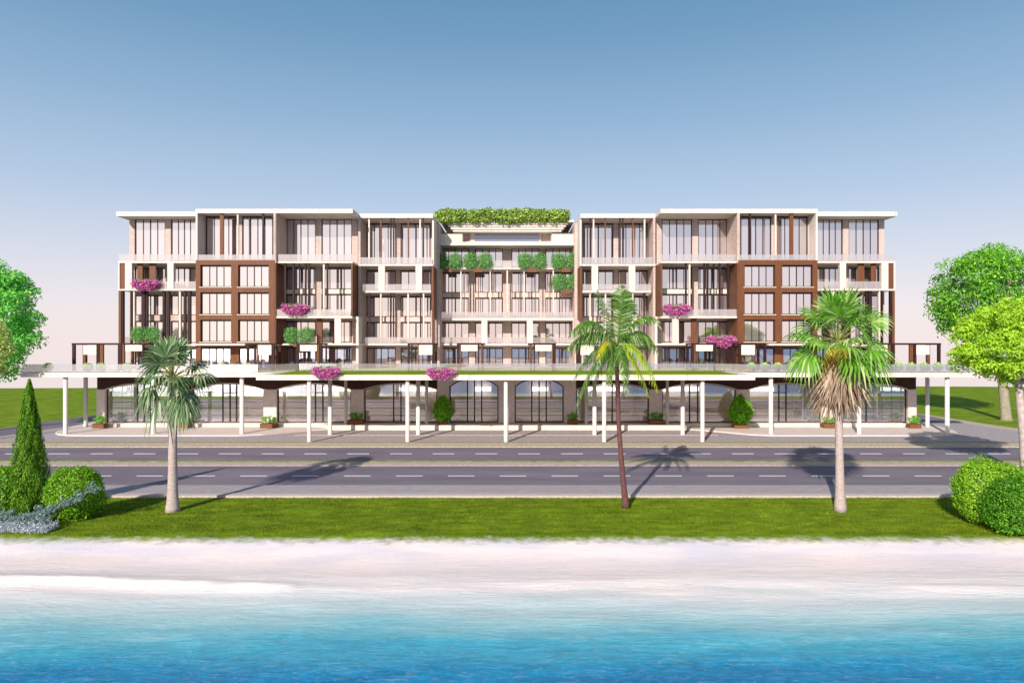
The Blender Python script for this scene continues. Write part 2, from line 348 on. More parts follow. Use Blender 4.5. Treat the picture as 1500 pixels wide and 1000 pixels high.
for j in range(nyw+1):
    y = 32.6 - (j/nyw)*16
    for i in range(nxw+1):
        x = -34 + 68*i/nxw
        sh = -(33.5-y)*0.075 + .02                       # a film over the wet sand, then the level sea
        z = max(sh, -.30) if y > 27 else -.30
        s_ = max(0, 1-abs(y-27.6 - .5*math.sin(x*.23))/1.1) * (1 if x < -8.5 else (.45+.3*noise.noise(Vector((x*.2,3,0)))))
        z += .20*s_*s_*(1+.5*noise.noise(Vector((x*.9,y*1.2,0)))) + (.05*noise.noise(Vector((x*.3,y*.9,5))) if y < 27.5 else 0)
        m.v.append((x, y, z))
for j in range(nyw):
    for i in range(nxw): a = j*(nxw+1)+i; m.f.append((a, a+nxw+1, a+nxw+2, a+1))
a = len(m.v)                                             # out to the open sea on all sides
m.v += [(-3000,16.6,-.3),(3000,16.6,-.3),(3000,-4000,-.3),(-3000,-4000,-.3)]; m.f.append((a,a+3,a+2,a+1))
for sx in (-1,1):
    a = len(m.v); m.v += [(34*sx,16.6,-.3),(3000*sx,16.6,-.3),(3000*sx,29,-.3),(34*sx,29,-.3)]; m.f.append((a,a+1,a+2,a+3) if sx > 0 else (a,a+3,a+2,a+1))
sea = struct(m.build('sea', water_mat(), smooth=True))

# roads and pavements --------------------------------------------------
RX = 420
def strip(name, y0, y1, z, mt, z0=None):
    m = MB(); m.box(-RX, RX, y0, y1, -.3 if z0 is None else z0, z); return struct(m.build(name, mt))
gy = lambda py: F*CH/(py-500.0)
strip('road', gy(675.2), gy(655.2), .004, asphalt)
strip('road', gy(712.3), gy(682.3), .004, asphalt)
strip('kerb_strip', gy(655.2), gy(649.6), .07, gravel)
strip('verge_strip', gy(649.6), gy(647.8), .075, mat('dry_verge', (.20,.22,.04), .95, .1, col2=(.38,.33,.16), scale=8))
strip('verge_strip', gy(677.5), gy(675.2), .05, mat('green_verge', (.12,.15,.015), .95, .1, col2=(.50,.46,.08), scale=5, stretch=(.3,1,1)))
strip('kerb_strip', gy(682.3), gy(677.5), .06, kerb_m)
strip('footpath', gy(725.0), gy(712.3), .10, mat('footpath_pavers', (.30,.27,.28), .9, .2, col2=(.38,.345,.35), scale=6, bump=.4, stretch=(.3,1,1)))
strip('kerb_strip', gy(728.4), gy(725.0), .13, mat('pale_kerb', (.36,.30,.28), .9, .2, col2=(.55,.47,.43), scale=14))
def dashes(py, x0, period, ln, half):
    Y = gy(py); m = MB(); k = -40
    while k < 60:
        xa = X(x0+k*period, Y); xb = X(x0+ln+k*period, Y); m.sheet([(xa,Y-half),(xb,Y-half),(xb,Y+half),(xa,Y+half)], .009); k += 1
    return struct(m.build('lane_marking', paint))
dashes(664.4, 133, 62.6, 32, .15); dashes(696.8, 40+160, 76.0, 39, .11)
m = MB()
for py in (656.3, 674.0, 683.4, 711.2):
    Y = gy(py); m.sheet([(-RX,Y-.03),(RX,Y-.03),(RX,Y+.03),(-RX,Y+.03)], .008)
struct(m.build('edge_marking', mat('worn_paint', (.22,.20,.23), .8, .2)))
# forecourt
m = MB(); m.sheet([G(-400,647.8),G(-400,700) if False else G(-400,647.8),G(1900,647.8),G(1700,655) if False else G(1560,640),G(1500,631),G(1380,612.5),G(1330,604),G(1250,596),G(240,600),G(145,617.5),G(0,639),G(-60,647)], .0)
def poly(name, pts, z, mt, z0=None):
    m = MB()
    if z0 is None: m.sheet(pts, z)
    else: m.prism(pts, z0, z)
    return struct(m.build(name, mt))
poly('forecourt', [(X(-70,64.28),64.28),(X(1600,64.28),64.28),G(1560,641.5),G(1500,631),G(1440,622),G(1380,612.5),G(1330,604),G(1250,596),G(240,600),G(145,617.5),G(0,639),G(-45,645)], .008, cobble)
poly('side_road', [G(-60,647.5),G(-45,645),G(0,639),G(145,617.5),G(240,600),G(330,586),G(310,583),G(145,606.5),G(0,627),G(-100,640),G(-200,647.5)], .004, asphalt)
poly('side_road', [G(1250,596),G(1330,604),G(1382,612.5),G(1395,616),G(1362,620),G(1330,618),G(1230,604),G(1210,590)], .012, asphalt)
poly('gravel_path', [G(1330,603.5),G(1383,611),G(1440,620),G(1500,628.5),G(1560,638),G(1600,642),G(1600,646),G(1560,641.5),G(1500,633.5),G(1440,625),G(1396,618),G(1380,613)], .016, gravel)
pv = [G(145,617),G(110,625),G(88,631),G(81,634.3),G(84,637),G(98,638.6),G(130,639),G(350,639),G(385,637.3),G(420,634),G(452,631.2),G(480,629.6)]
pvm = [(2*XC-x, y) for x, y in pv][::-1]
poly('pavement', pv + pvm + [(2*XC - G(148,617)[0]-1, 90), (G(148,617)[0]+1, 90)], .13, pave, -.2)
m = MB(); Yk = gy(637.6)
m.box(X(432,Yk), X(1052,Yk), Yk-.09, Yk+.09, -.1, .05); struct(m.build('kerb_strip', mat('pink_kerb', (.45,.32,.28), .9, .2, col2=(.55,.42,.36), scale=10)))

# ------------------------------------------------------------------ the building
bld = thing('apartment_building', 'long cream and timber clad apartment block with balconies above an arched glazed ground floor', 'building', (XC, 75, 0))
BO = (XC, 75, 0)
def P(m, name, mt, label=None, smooth=False, parent=None): return m.build(name, mt, parent or bld, BO, smooth, label)
def wall_open(m, x0, x1, z0, z1, ops, y0, y1):          # wall with rectangular openings, butted boxes, no overlap
    xs = sorted({x0, x1} | {o[0] for o in ops} | {o[1] for o in ops})
    for a, b in zip(xs[:-1], xs[1:]):
        if b - a < 1e-4: continue
        c = (a+b)/2; col = sorted([(o[2], o[3]) for o in ops if o[0] < c < o[1]])
        z = z0
        for lo, hi in col:
            if lo > z + 1e-4: m.box(a, b, y0, y1, z, lo)
            z = max(z, hi)
        if z1 > z + 1e-4: m.box(a, b, y0, y1, z, z1)
def window(x0, x1, z0, z1, Y, mir, n=4, fr=.11):
    m = MB(mir); a, b = x0, x1
    m.box(a, a+fr, Y, Y+.10, z0, z1); m.box(b-fr, b, Y, Y+.10, z0, z1)
    m.box(a+fr, b-fr, Y, Y+.10, z0, z0+fr*.8); m.box(a+fr, b-fr, Y, Y+.10, z1-fr*1.5, z1)
    w = (b-a-2*fr)/n
    for k in range(1, n): c = a+fr+w*k; t = .045 if k != n//2 else .055; m.box(c-t, c+t, Y+.01, Y+.09, z0+fr*.8, z1-fr*1.5)
    o = P(m, 'window', frame_m)
    p = MB(mir)
    for k in range(n):
        c0 = a+fr+w*k+(.045 if k else 0); c1 = a+fr+w*(k+1)-(.045 if k < n-1 else 0); q = Y+.05
        p.box(c0, c1, q, q+.02, z0+fr*.8, z1-fr*1.5)
    p.build('pane', pane, o, BO)
    return o
def slab(x0, x1, y0, y1, z0, z1, mir, name='balcony_slab', mt=None):
    m = MB(mir); m.box(x0, x1, y0, y1, z0, z1); return P(m, name, mt or slabm)
def rail(x0, x1, Y, z0, z1, mir, mt=None):
    m = MB(mir); n = max(1, round(abs(x1-x0)/1.9)); w = (x1-x0)/n
    for k in range(n): m.box(x0+w*k+.008, x0+w*(k+1)-.008, Y, Y+.02, z0, z1)
    return P(m, 'glass_railing', railglass)
def fin(px0, px1, Y, py0, py1, mir, mt, d=.25, name='louvre_fin'):
    m = MB(mir); m.box(X(px0,Y), X(px1,Y), Y, Y+d, Z(py1,Y), Z(py0,Y)); return P(m, name, mt)

YA, YB, YL, YC, YD = 76.0, 76.35, 77.0, 78.8, 83.4       # front planes
WA, WL, WC, WD = 78.0, 79.8, 82.3, 86.2                  # window walls
BACK = 94.0
TZ = 6.36                                                # terrace deck
def section_wall(mir, px0, px1, W, zt, cols, rows, mt, core_back=BACK, name='wall'):
    """rows: (py_top, py_bottom) at plane W; cols: (px0,px1) at plane W"""
    ops = [(X(a,W), X(b,W), max(Z(q,W), TZ+.06), Z(p,W)) for a, b in cols for p, q in rows]
    m = MB(mir); wall_open(m, X(px0,W), X(px1,W), TZ, zt, ops, W-.16, W+.14)
    m.box(X(px0,W), X(px1,W), W+.14, core_back, TZ, zt)
    P(m, name, mt)
    for o in ops: window(o[0], o[1], o[2], o[3], W-.03, mir)
ZR = Z(306, YA); ZRb = Z(312.2, YA)                      # main roof
for mir in (False, True):
    # --- end wing
    rows = [(320,383),(392,423),(432,461.6),(469.8,502),(509,549)]
    section_wall(mir, 190.5, 290.2, WL, ZRb-.02, [(198.2,242.8),(251.2,289.2)], rows, stone)
    slab(X(170,77.6), X(286.4,77.6), 77.6, BACK+1, Z(316.6,77.6), Z(310,77.6), mir, 'roof_slab')
    slab(X(173,YL), X(287.2,YL), YL, WL-.16, Z(385.2,YL), Z(382.6,YL), mir)
    rail(X(173.3,YL), X(287,YL), YL+.04, Z(382.6,YL), Z(372.4,YL), mir)
    # white portal of the second storey
    zt = Z(385.2,YL)-.002; zb = Z(423.3,YL)
    for a, b in ((173,175),(183,193),(245,254)): m = MB(mir); m.box(X(a,YL)+.002, X(b,YL), YL+.004, YL+.45, zb+.002, zt); P(m, 'portal_pier', cream)
    slab(X(173,YL), X(287.2,YL), YL, WL-.16, Z(425.6,YL), zb, mir)
    fin(175.2, 182.8, YL+.1, 385.4, 423.1, mir, timber, .12, 'timber_panel')
    for a, b in ((200.8,208.6),(218.6,228)): fin(a, b, YL+.5, 385.6, 422.8, mir, timber, .1)
    rail(X(193.2,YL), X(244.8,YL), YL+.1, zb, Z(412,YL), mir); rail(X(254.2,YL), X(286.8,YL), YL+.1, zb, Z(412,YL), mir)
    # tall fins below
    for a, b in ((173.6,177),(178,180.4),(190.6,193)): fin(a, b, YL+.1, 425.8, 505, mir, dark if a != 173.6 else timber, .35)
    for a, b in ((207,212),(213.5,216),(238,241),(244,248),(269,272),(274.5,279)): fin(a, b, YL+.2, 425.8, 504, mir, dark, .3)
    for a, b in ((195,197),(262,264.5)): fin(a, b, YL+.2, 425.8, 504, mir, cream, .3)
    slab(X(173,YL), X(287.2,YL), YL+.02, WL-.16, Z(506.5,YL), Z(504.2,YL), mir)
    rail(X(181,YL), X(190.4,YL), YL+.3, Z(504.2,YL), Z(493.5,YL), mir)
    m = MB(mir); m.box(X(175,YL), X(178.5,YL), YL+.1, YL+.45, TZ, Z(506.5,YL)); m.box(X(178,YL), X(180,YL), WL-.9, WL-.5, TZ, Z(506.5,YL)); P(m, 'pillar', timber)
    # --- timber block (A): slab roof, white top loggia
    slab(X(286.4,YA), X(516.6,YA), YA, BACK, ZRb, ZR, mir, 'roof_slab')
    section_wall(mir, 290.2, 403.8, WA, ZRb-.02, [(302,347),(355.4,400)], [(317.3,381)], stone, WA+1.0)
    for a, b in ((286.6,289.2),(400.6,403)): m = MB(mir); m.box(X(a,YA), X(b,YA), YA, WA-.17, Z(381,YA)+.003, ZRb-.003); P(m, 'side_wall', cream if a < 300 else stone)
    fin(347, 349.2, YA+.2, 312.6, 381, mir, cream, .2)
    for a, b in ((322,327.4),(384,386.6)): fin(a, b, YA+.25, 312.6, 381, mir, timber if b-a > 4 else dark, .2)
    rail(X(289.3,YA), X(400.4,YA), YA+.1, Z(381,YA)+.004, Z(372.8,YA), mir)
    # timber grid with six windows
    m = MB(mir); ops = [(X(a,YA), X(b,YA), Z(q,YA), Z(p,YA)) for a, b in ((293.4,338.5),(348.6,393.7)) for p, q in ((388,420.2),(428,460.4),(468.2,500.6))]
    wall_open(m, X(286.6,YA), X(402.6,YA), Z(503.2,YA), Z(381,YA), ops, YA, YA+.4)
    m.box(X(286.6,YA), X(402.6,YA), YA+.4, WA+1, Z(503.2,YA), Z(381,YA)-.01)
    P(m, 'timber_grid', timber)
    for o in ops: window(o[0]+.01, o[1]-.01, o[2]+.01, o[3]-.01, YA+.26, mir)
    m = MB(mir)
    for a, b in ((293.4,338.5),(348.6,393.7)):
        for q in (420.2, 460.4, 500.6): m.box(X(a,YA)-.1, X(b,YA)+.1, YA-.05, YA+.24, Z(q,YA)-.07, Z(q,YA)-.002)
    P(m, 'window_sill', white)
    slab(X(283,YA), X(361,YA), YA-.5, WA, Z(505.8,YA), Z(503.3,YA), mir)
    # terrace storey of the timber block
    W = WA-.6; ops = [(X(294,W), X(338,W), TZ+.06, Z(509,W)), (X(350,W), X(394,W), TZ+.06, Z(509,W))]
    m = MB(mir); wall_open(m, X(286.6,W), X(403,W), TZ, Z(503.2,YA)-.003, ops, W, W+.3); m.box(X(286.6,W), X(403,W), W+.3, WA+1, TZ, Z(503.2,YA)-.003); P(m, 'wall', timber)
    for o in ops: window(o[0], o[1], o[2], o[3], W+.1, mir)
    # --- balcony bay (B)
    section_wall(mir, 405.2, 524.5, WL, ZRb-.02, [(418.7,462.9),(471.4,516.0)], [(320.3,383),(392,423.5),(430.6,462),(470,501.5),(508,549)], stone)
    m = MB(mir)                                          # dark returns of the timber block
    m.box(X(402.6,YA)+.002, X(402.6,YA)+.12, YA+.05, WL-.17, TZ, Z(385.3,YB)-.002); P(m, 'side_wall', timber)
    m = MB(mir); m.box(X(402.6,YA)+.004, X(402.6,YA)+.116, YA+.05, WL-.17, Z(385.3,YB), ZRb-.01); P(m, 'side_wall', stone)
    slab(X(403.2,YB), X(516.4,YB), YB, WL-.16, Z(385.3,YB), Z(382.8,YB), mir)
    rail(X(403.4,YB), X(516.2,YB), YB+.05, Z(382.8,YB), Z(372.4,YB), mir)
    m = MB(mir)
    for a, b in ((418.7,462.9),(471.4,516.0)): m.box(X(a,WL-.2), X(b,WL-.2), WL-.20, WL-.165, Z(430.2,WL), Z(424.2,WL))
    P(m, 'spandrel_band', white)
    for a in (417.6, 429.7, 447.3, 452.3, 479.2): fin(a-1.1, a+1.1, YB+.25, 385.5, 463.0, mir, dark, .28)
    fin(437.6, 438.8, YB+.5, 385.5, 463.0, mir, dark, .2)
    fin(473, 475.4, YB+.25, 385.5, 463.0, mir, cream, .28)
    m = MB(mir); m.box(X(514,YB), X(516.4,YB), YB+.02, YC+.4, Z(463.2,YB), Z(385.4,YB)); P(m, 'side_wall', timber)
    slab(X(403.2,YB), X(516.4,YB), YB-.25, WL-.16, Z(466,YB), Z(463.2,YB), mir)
    slab(X(514.5,YB), X(523.5,YC), YB+1.2, WL-.3, Z(466,YB), Z(463.2,YB)+.0, mir) if False else None
    rail(X(403.4,YB), X(514,YB), YB-.18, Z(463.2,YB), Z(453,YB), mir)
    fin(490, 499.2, YB-.15, 466.2, 503, mir, cream, .3, 'portal_pier')
    fin(464, 471.6, YB+.5, 466.2, 549, mir, timber, .3, 'timber_panel')
    m = MB(mir); m.box(X(521.5,YB+.6), X(525,YB+.6), YB+.6, YC+.2, TZ, Z(463.3,YB)) ; P(m, 'side_wall', cream)
    slab(X(403.2,YB), X(526,YB), YB-.1, WL-.16, Z(505.4,YB), Z(503.0,YB), mir)
    # --- inner bay (C)
    section_wall(mir, 528.5, 644, WC, Z(319.2,YC)-.02, [(537,580),(587,631)], [(327.4,387),(396,426),(434,464),(471.5,503),(509,545)], stone, BACK)
    slab(X(517,78.3), X(634.5,YC), YC, BACK, Z(319.2,YC), Z(313,YC), mir, 'roof_slab')
    m = MB(mir); m.box(X(524.6,YC), X(527.8,YC), YC+.05, WC-.17, TZ, Z(319.2,YC)-.005); P(m, 'side_wall', stone)
    m = MB(mir); m.box(X(632.4,YC), X(635,YC), YC+.06, WC, Z(466,YC), Z(389.6,YC)); P(m, 'side_wall', timber)
    m = MB(mir); m.box(X(632.4,YC), X(635,YC), YC+.4, WC, Z(389.6,YC)+.003, Z(319.2,YC)-.005); P(m, 'side_wall', cream)
    slab(X(524.6,YC), X(634.6,YC), YC-.1, WC-.16, Z(389.6,YC), Z(387.2,YC), mir)
    rail(X(528,YC), X(632,YC), YC-.04, Z(387.2,YC), Z(377,YC), mir)
    for a in (558, 572.3, 576.4, 598, 620): fin(a-.9, a+.9, YC+.2, 319.5, 387.1, mir, timber if a in (558,598) else dark, .25)
    for a in (540.5, 615.3): fin(a-1, a+1, YC+.2, 319.5, 387.1, mir, cream, .25)
    for a, b in ((554.4,563.8),(608.8,618.2)): m = MB(mir); m.box(X(a,YC), X(b,YC), YC-.08, YC+.35, Z(426,YC), Z(389.7,YC)); P(m, 'portal_pier', cream)
    slab(X(531,YC), X(631.5,YC), YC-.1, WC-.16, Z(428.6,YC), Z(426,YC), mir)
    rail(X(531,YC), X(554.3,YC), YC, Z(426,YC), Z(416.2,YC), mir); rail(X(564,YC), X(608.6,YC), YC, Z(426,YC), Z(416.2,YC), mir); rail(X(618.4,YC), X(631.3,YC), YC, Z(426,YC), Z(416.2,YC), mir)
    m = MB(mir)
    for a, b in ((537,580),(587,631)): m.box(X(a,WC-.2), X(b,WC-.2), WC-.20, WC-.165, Z(471,WC), Z(464.8,WC))
    P(m, 'spandrel_band', band_m)
    for a in (541, 572, 576.2, 616): fin(a-.9, a+.9, YC+.1, 428.8, 503, mir, dark, .25)
    for a in (557.8, 597.8, 620.4): fin(a-1, a+1, YC+.1, 428.8, 503, mir, cream, .25)
    fin(632.6, 634.6, YC-.05, 466.5, 549, mir, timber, .5, 'timber_panel')
    slab(X(524.6,YC), X(634.4,YC), YC-.1, WC-.16, Z(505.6,YC), Z(503.1,YC), mir)
    rail(X(528,YC), X(632.3,YC), YC-.04, Z(503.1,YC), Z(493.8,YC), mir)
    # --- middle, half of it
    rows = [(363,392.5),(399,428.6),(436,465),(472,503),(509,541)]
    section_wall(mir, 640.5, 743.0, WD, Z(341,WD), [(646.4,687.2),(696.1,736.9)], rows, stone, BACK)
    m = MB(mir)
    for a, b in ((646.4,687.2),(696.1,736.9)): m.box(X(a,WD-.2), X(b,WD-.2), WD-.20, WD-.165, Z(435.6,WD), Z(429.2,WD))
    P(m, 'spandrel_band', band_m)
    for a in (662, 680, 701, 722, 735.4): fin(a-.55, a+.55, YD+.05, 394.6, 466, mir, timber, .15)
    for a in (675.2, 718): fin(a-.9, a+.9, YD+.05, 394.6, 457, mir, cream, .15)
    for a, b in ((642.6,646.4),(705.3,713.9)): m = MB(mir); m.box(X(a,YD), X(b,YD), YD-.1, YD+.4, Z(503,YD), Z(469.3,YD)); P(m, 'portal_pier', cream)
    rail(X(646.6,YD), X(705.1,YD), YD, Z(503,YD), Z(493.8,YD), mir)
    m = MB(mir)                                          # parapet ends of the roof terrace
    m.box(X(641,YD), X(676,YD), YD-.15, YD+.05, Z(354.6,YD), Z(343,YD)); m.box(X(676,YD), X(677.5,YD), YD-.15, WD-.2, Z(354.6,YD), Z(343,YD)); P(m, 'parapet', cream)
# whole-width pieces of the middle
XR = lambda px, Y: 2*XC - X(px, Y)
fin(743-1.0, 743+1.0, YD+.05, 394.6, 466, False, cream, .15)
slab(X(641,YD), XR(641,YD), YD-.15, WD-.16, Z(394.6,YD), Z(392.8,YD), False); rail(X(641,YD), XR(641,YD), YD-.1, Z(392.8,YD), Z(381.5,YD), False)
slab(X(641,YD), XR(641,YD), YD-.15, WD-.16, Z(469.3,YD), Z(466,YD), False); rail(X(643,YD), XR(643,YD), YD-.1, Z(466,YD), Z(457,YD), False)
slab(X(641,YD), XR(641,YD), YD-.15, WD-.16, Z(505.6,YD), Z(503,YD), False); rail(X(714,YD), XR(714,YD), YD-.3, Z(503,YD), Z(493.8,YD), False)
slab(X(712,YD), XR(712,YD), YD-.35, YD-.155, Z(506,YD), Z(503.1,YD), False)
slab(X(641,YD), XR(641,YD), YD-.3, WD-.16, Z(360,YD), Z(354.8,YD), False, 'roof_terrace_slab', cream)
YR = 83.9; rt = Z(325,YR)
m = MB(); m.box(X(634.6,YC)+.3, XR(634.6,YC)-.3, YR, BACK, rt-.02, rt+.3); P(m, 'roof_slab', cream)
for k in range(4):
    m = MB(); m.box(X(654,YR)+.25*k, XR(654,YR)-.25*k, YR+.08+.13*k, WD+.3, rt-.02-.28*(k+1)+.003, rt-.022-.28*k); P(m, 'cornice_step', cream)
m = MB(); m.box(X(690,WD)-.1, X(791,WD)+.1, WD-.36, WD-.17, Z(355,WD), Z(341.6,WD)); m_ = P(m, 'penthouse_wall', cream)
m = MB(); m.box(X(695.5,WD), X(790,WD), WD-.42, WD-.37, Z(354,WD), Z(342.6,WD)); P(m, 'clerestory_window', mat('blue_glass_band', (.25,.27,.36), .08, .6, metal=.35))
# roof greenery trough is a thing of its own (below)

# ---- terrace and canopy
Zs, Zt = 5.90, TZ
m = MB(); x0, x1 = X(30,68.8), XR(30,68.8)
m.box(x0, x1, 68.8, 70.3, Zs, Zt); m.box(X(90,70.3), XR(90,70.3), 70.3, 86.5, Zs+.12, Zt-.004); P(m, 'terrace_slab', slabm)
m = MB(); cx0, cx1 = X(375,63.75), XR(375,63.75)
m.box(cx0, cx1, 63.75, 68.79, Zs-.01, Zt+.02); P(m, 'canopy_slab', slabm)
m = MB(); g0 = Zt+.03
m.prism([(cx0+1.5,64.0),(cx1-1.5,64.0),(XR(437,71.9),71.8),(X(437,71.9),71.8)], g0-.005, g0+.05); P(m, 'roof_lawn', hill_m)
m = MB(); Yr = 69.0; pa = (X(32,Yr), Yr); pb = (X(378,Yr), Yr); pc = (X(437,71.95), 71.95)
def railseg(m, a, b, z0, z1):
    n = max(1, round(math.dist(a, b)/2.4)); d = ((b[0]-a[0])/n, (b[1]-a[1])/n)
    for k in range(n):
        p = (a[0]+d[0]*(k+.005), a[1]+d[1]*(k+.005)); q = (a[0]+d[0]*(k+.995), a[1]+d[1]*(k+.995))
        m.prism([p, q, (q[0], q[1]+.025), (p[0], p[1]+.025)], z0, z1)
rz1 = Z(533.3, Yr)
for mir in (False, True):
    m = MB(mir); railseg(m, pa, pb, Zt+.03, rz1); P(m, 'glass_railing', railglass)
    m = MB(mir); railseg(m, (pb[0]+.05, pb[1]), pc, Zt+.09, rz1-.02); P(m, 'glass_railing', railglass)
    m = MB(mir); m.box(pa[0], pb[0], Yr-.02, Yr+.05, Zt+.001, Zt+.035); P(m, 'rail_channel', frame_m)
m = MB(); railseg(m, (pc[0]+.05, pc[1]), (2*XC-pc[0]-.05, pc[1]), Zt+.09, rz1-.02); P(m, 'glass_railing', railglass)
def column(px, Y, r, z0, z1):
    m = MB(); x = X(px, Y); m.tube([(x,Y,z0),(x,Y,z0+.04),(x,Y,z1)], [r*1.15, r, r], 20); return P(m, 'column', column_m, smooth=True)
for px in (453, 597, 741, 885, 1029): column(px, 64.3, .19, -.02, Zs-.012)
for k in range(11): column(96+129.15*k, 69.4, .21, .0, Zs-.002)
for px in (125.5, 1358.5): column(px, 75.2, .21, .1, Zs+.118)
for px in (506.5, 625, 859, 977.5): column(px, 74.2, .18, .5, Zs+.118)
# ---- ground floor
WG = 75.9; PL = .52
m = MB(); m.box(X(157,74.9), XR(157,74.9), 74.9, 90, .1, PL-.003); m.prism([(X(484,73.1),73.1),(XR(484,73.1),73.1),(XR(470,74.9),74.898),(X(470,74.9),74.898)], .0, PL); P(m, 'plinth', cream)
piers = [(145,157),(264,282.5),(388,407),(515.5,534),(641,658.5),(730.5,753.7)]
ZA = Zs+.118
pier_edges = [(X(a,WG), X(b,WG)) for a, b in piers]
allp = pier_edges + [(2*XC-b, 2*XC-a) for a, b in pier_edges[:5]][::-1]
for i, (a, b) in enumerate(allp):
    m = MB(); z = .1; sp = Z(569.5, WG)
    top = sp if (i not in (4,5,6)) else ZA-.005
    hs = [.1, Z(602.8,WG), Z(594.5,WG), Z(586,WG), Z(578.5,WG), top]
    if i in (4,5,6): hs = [.1, top] if i == 5 else hs
    for z0, z1 in zip(hs[:-1], hs[1:]): m.box(a, b, WG-.45, WG+.35, z0, z1-.03)
    for z1 in hs[1:-1]: m.box(a+.03, b-.03, WG-.42, WG+.3, z1-.031, z1+.001)
    P(m, 'pier', pier_m)
for i in range(10):
    a = allp[i][1]; b = allp[i+1][0]; w = b-a; c = (a+b)/2; mid = i in (4,5)
    spz = Z(569.2, WG) if not mid else Z(566.5, WG); crz = Z(560.6, WG) if not mid else Z(554.5, WG)
    arc = []
    for k in range(25):
        t = k/24; u = 2*t-1; hgt = (1-abs(u)**2.1) if not mid else min(1, (1-abs(u)**3.2))
        arc.append((a+w*t, spz+(crz-spz)*hgt))
    m = MB()
    ztop = ZA-.005
    for k in range(24):
        (xa, za), (xb, zb) = arc[k], arc[k+1]; m.extr([(xa,za),(xb,zb),(xb,ztop),(xa,ztop)], WG-.35, WG+.2)
    left = allp[i][0] if not mid and i != 6 else a; right = allp[i+1][1] if not mid and i != 3 else b
    if not mid:                                           # cladding fills out over the piers up to their middle
        pl = (allp[i][0]+allp[i][1])/2 if i else allp[i][0]; pr = (allp[i+1][0]+allp[i+1][1])/2 if i < 9 else allp[i+1][1]
        if i != 6: m.box(pl, a, WG-.35, WG+.2, Z(569.5,WG)+.002, ztop)
        if i != 3: m.box(b, pr, WG-.35, WG+.2, Z(569.5,WG)+.002, ztop)
    P(m, 'arch_panel', arch_m if not mid else pier_m)
    m = MB()
    for k in range(24):
        (xa, za), (xb, zb) = arc[k], arc[k+1]
        m.extr([(xa,za-.07),(xb,zb-.07),(xb,zb-.002),(xa,za-.002)], WG-.40, WG-.1)
    P(m, 'arch_trim', white if not mid else frame_m)
    fr = MB(); gz0 = PL+.002
    fr.box(a+.02, a+.14, WG-.08, WG+.02, gz0, spz-.07); fr.box(b-.14, b-.02, WG-.08, WG+.02, gz0, spz-.07); fr.box(a+.14, b-.14, WG-.08, WG+.02, gz0, gz0+.1)
    for k in range(24):
        (xa, za), (xb, zb) = arc[k], arc[k+1]; fr.extr([(xa,za-.15),(xb,zb-.15),(xb,zb-.072),(xa,za-.072)], WG-.09, WG-.0)
    # doorway mullions, as measured from the left pier in shares of the bay
    sh = {0:(.42,.51,.60),1:(.42,.52,.61),2:(.51,.61),3:(.40,.50),4:(.365,.51,.655),5:(.35,.50,.645),6:(.50,.60),7:(.38,.49),8:(.32,.42,.52),9:(.13,.34,.45)}[i]
    xsn = [a+w*q for q in sh]
    for xx in xsn:
        hz = np.interp(xx, [p[0] for p in arc], [p[1] for p in arc]); fr.box(xx-.07, xx+.07, WG-.10, WG+.03, gz0+.1, hz-.15)
    for xa, xb in zip(xsn[:-1], xsn[1:]): fr.box(xa+.07, xb-.07, WG-.07, WG+.0, Z(575.5,WG), Z(574.5,WG)) if not mid else None
    fo = P(fr, 'shop_window', frame_m)
    gl = MB(); base = [(a+.05, gz0+.02), (b-.05, gz0+.02)]; topl = [(x if 0 < k < 24 else (a+.05 if k == 0 else b-.05), z-.09) for k, (x, z) in enumerate(arc)][::-1]
    gl.extr(base + topl, WG-.045, WG-.035); gl.build('pane', shopglass, fo, BO)
for mir in (False, True):                                 # glazed ends of the ground floor
    m = MB(mir); x = X(146,WG); m.box(x, x+.02, WG+.4, 85, PL, ZA-.3); o = P(m, 'side_glazing', shopglass)
    m = MB(mir)
    for k in range(5): m.box(x-.05, x+.07, WG+2*k+.36, WG+2*k+.46, PL, ZA-.3)
    P(m, 'side_mullion', frame_m)
    m = MB(mir); m.box(x-.06, x+.1, WG+.35, 86, ZA-.3, ZA-.005); P(m, 'side_beam', arch_m)
lampm = bpy.data.materials.new('lit_ceiling_panel'); lampm.use_nodes = True; _b = lampm.node_tree.nodes['Principled BSDF']; _b.inputs['Base Color'].default_value = (.8,.75,.68,1); _b.inputs['Emission Color'].default_value = (1,.90,.80,1); _b.inputs['Emission Strength'].default_value = 4.5
inter = mat('interior_plaster', (.74,.64,.58), .85, .2, var=.04)
m = MB(); xa, xb = allp[0][0], allp[-1][1]
m.box(xa+9, xb-9, 87.0, 87.3, PL, ZA-.02); P(m, 'back_wall', inter)
m = MB(); m.box(xa, xb, WG+.35, 87, PL+.002, PL+.02); P(m, 'shop_floor', mat('polished_floor', (.70,.56,.48), .3, .5, var=.08, scale=.5))
for k in range(9):
    m = MB(); xx = allp[k+1][0]+.3 + (1.8 if k % 2 else -1.2); m.box(xx, xx+.7, 80.5, 81.2, PL+.02, ZA-.02); P(m, 'interior_column', inter)
m = MB()
for k in range(10):
    a = allp[k][1]; b = allp[k+1][0]; m.box(a+2.2, b-1.2, 86.3, 86.5, 3.25, 3.72)
P(m, 'ceiling_light_panel', lampm)
for k in (1,2,3,6,7,8):
    a = allp[k][1]; b = allp[k+1][0]; m = MB(); m.box((a+b)/2-2.4, (a+b)/2-.6, 83, 83.9, PL+.02, PL+1.1); P(m, 'shop_counter', inter)

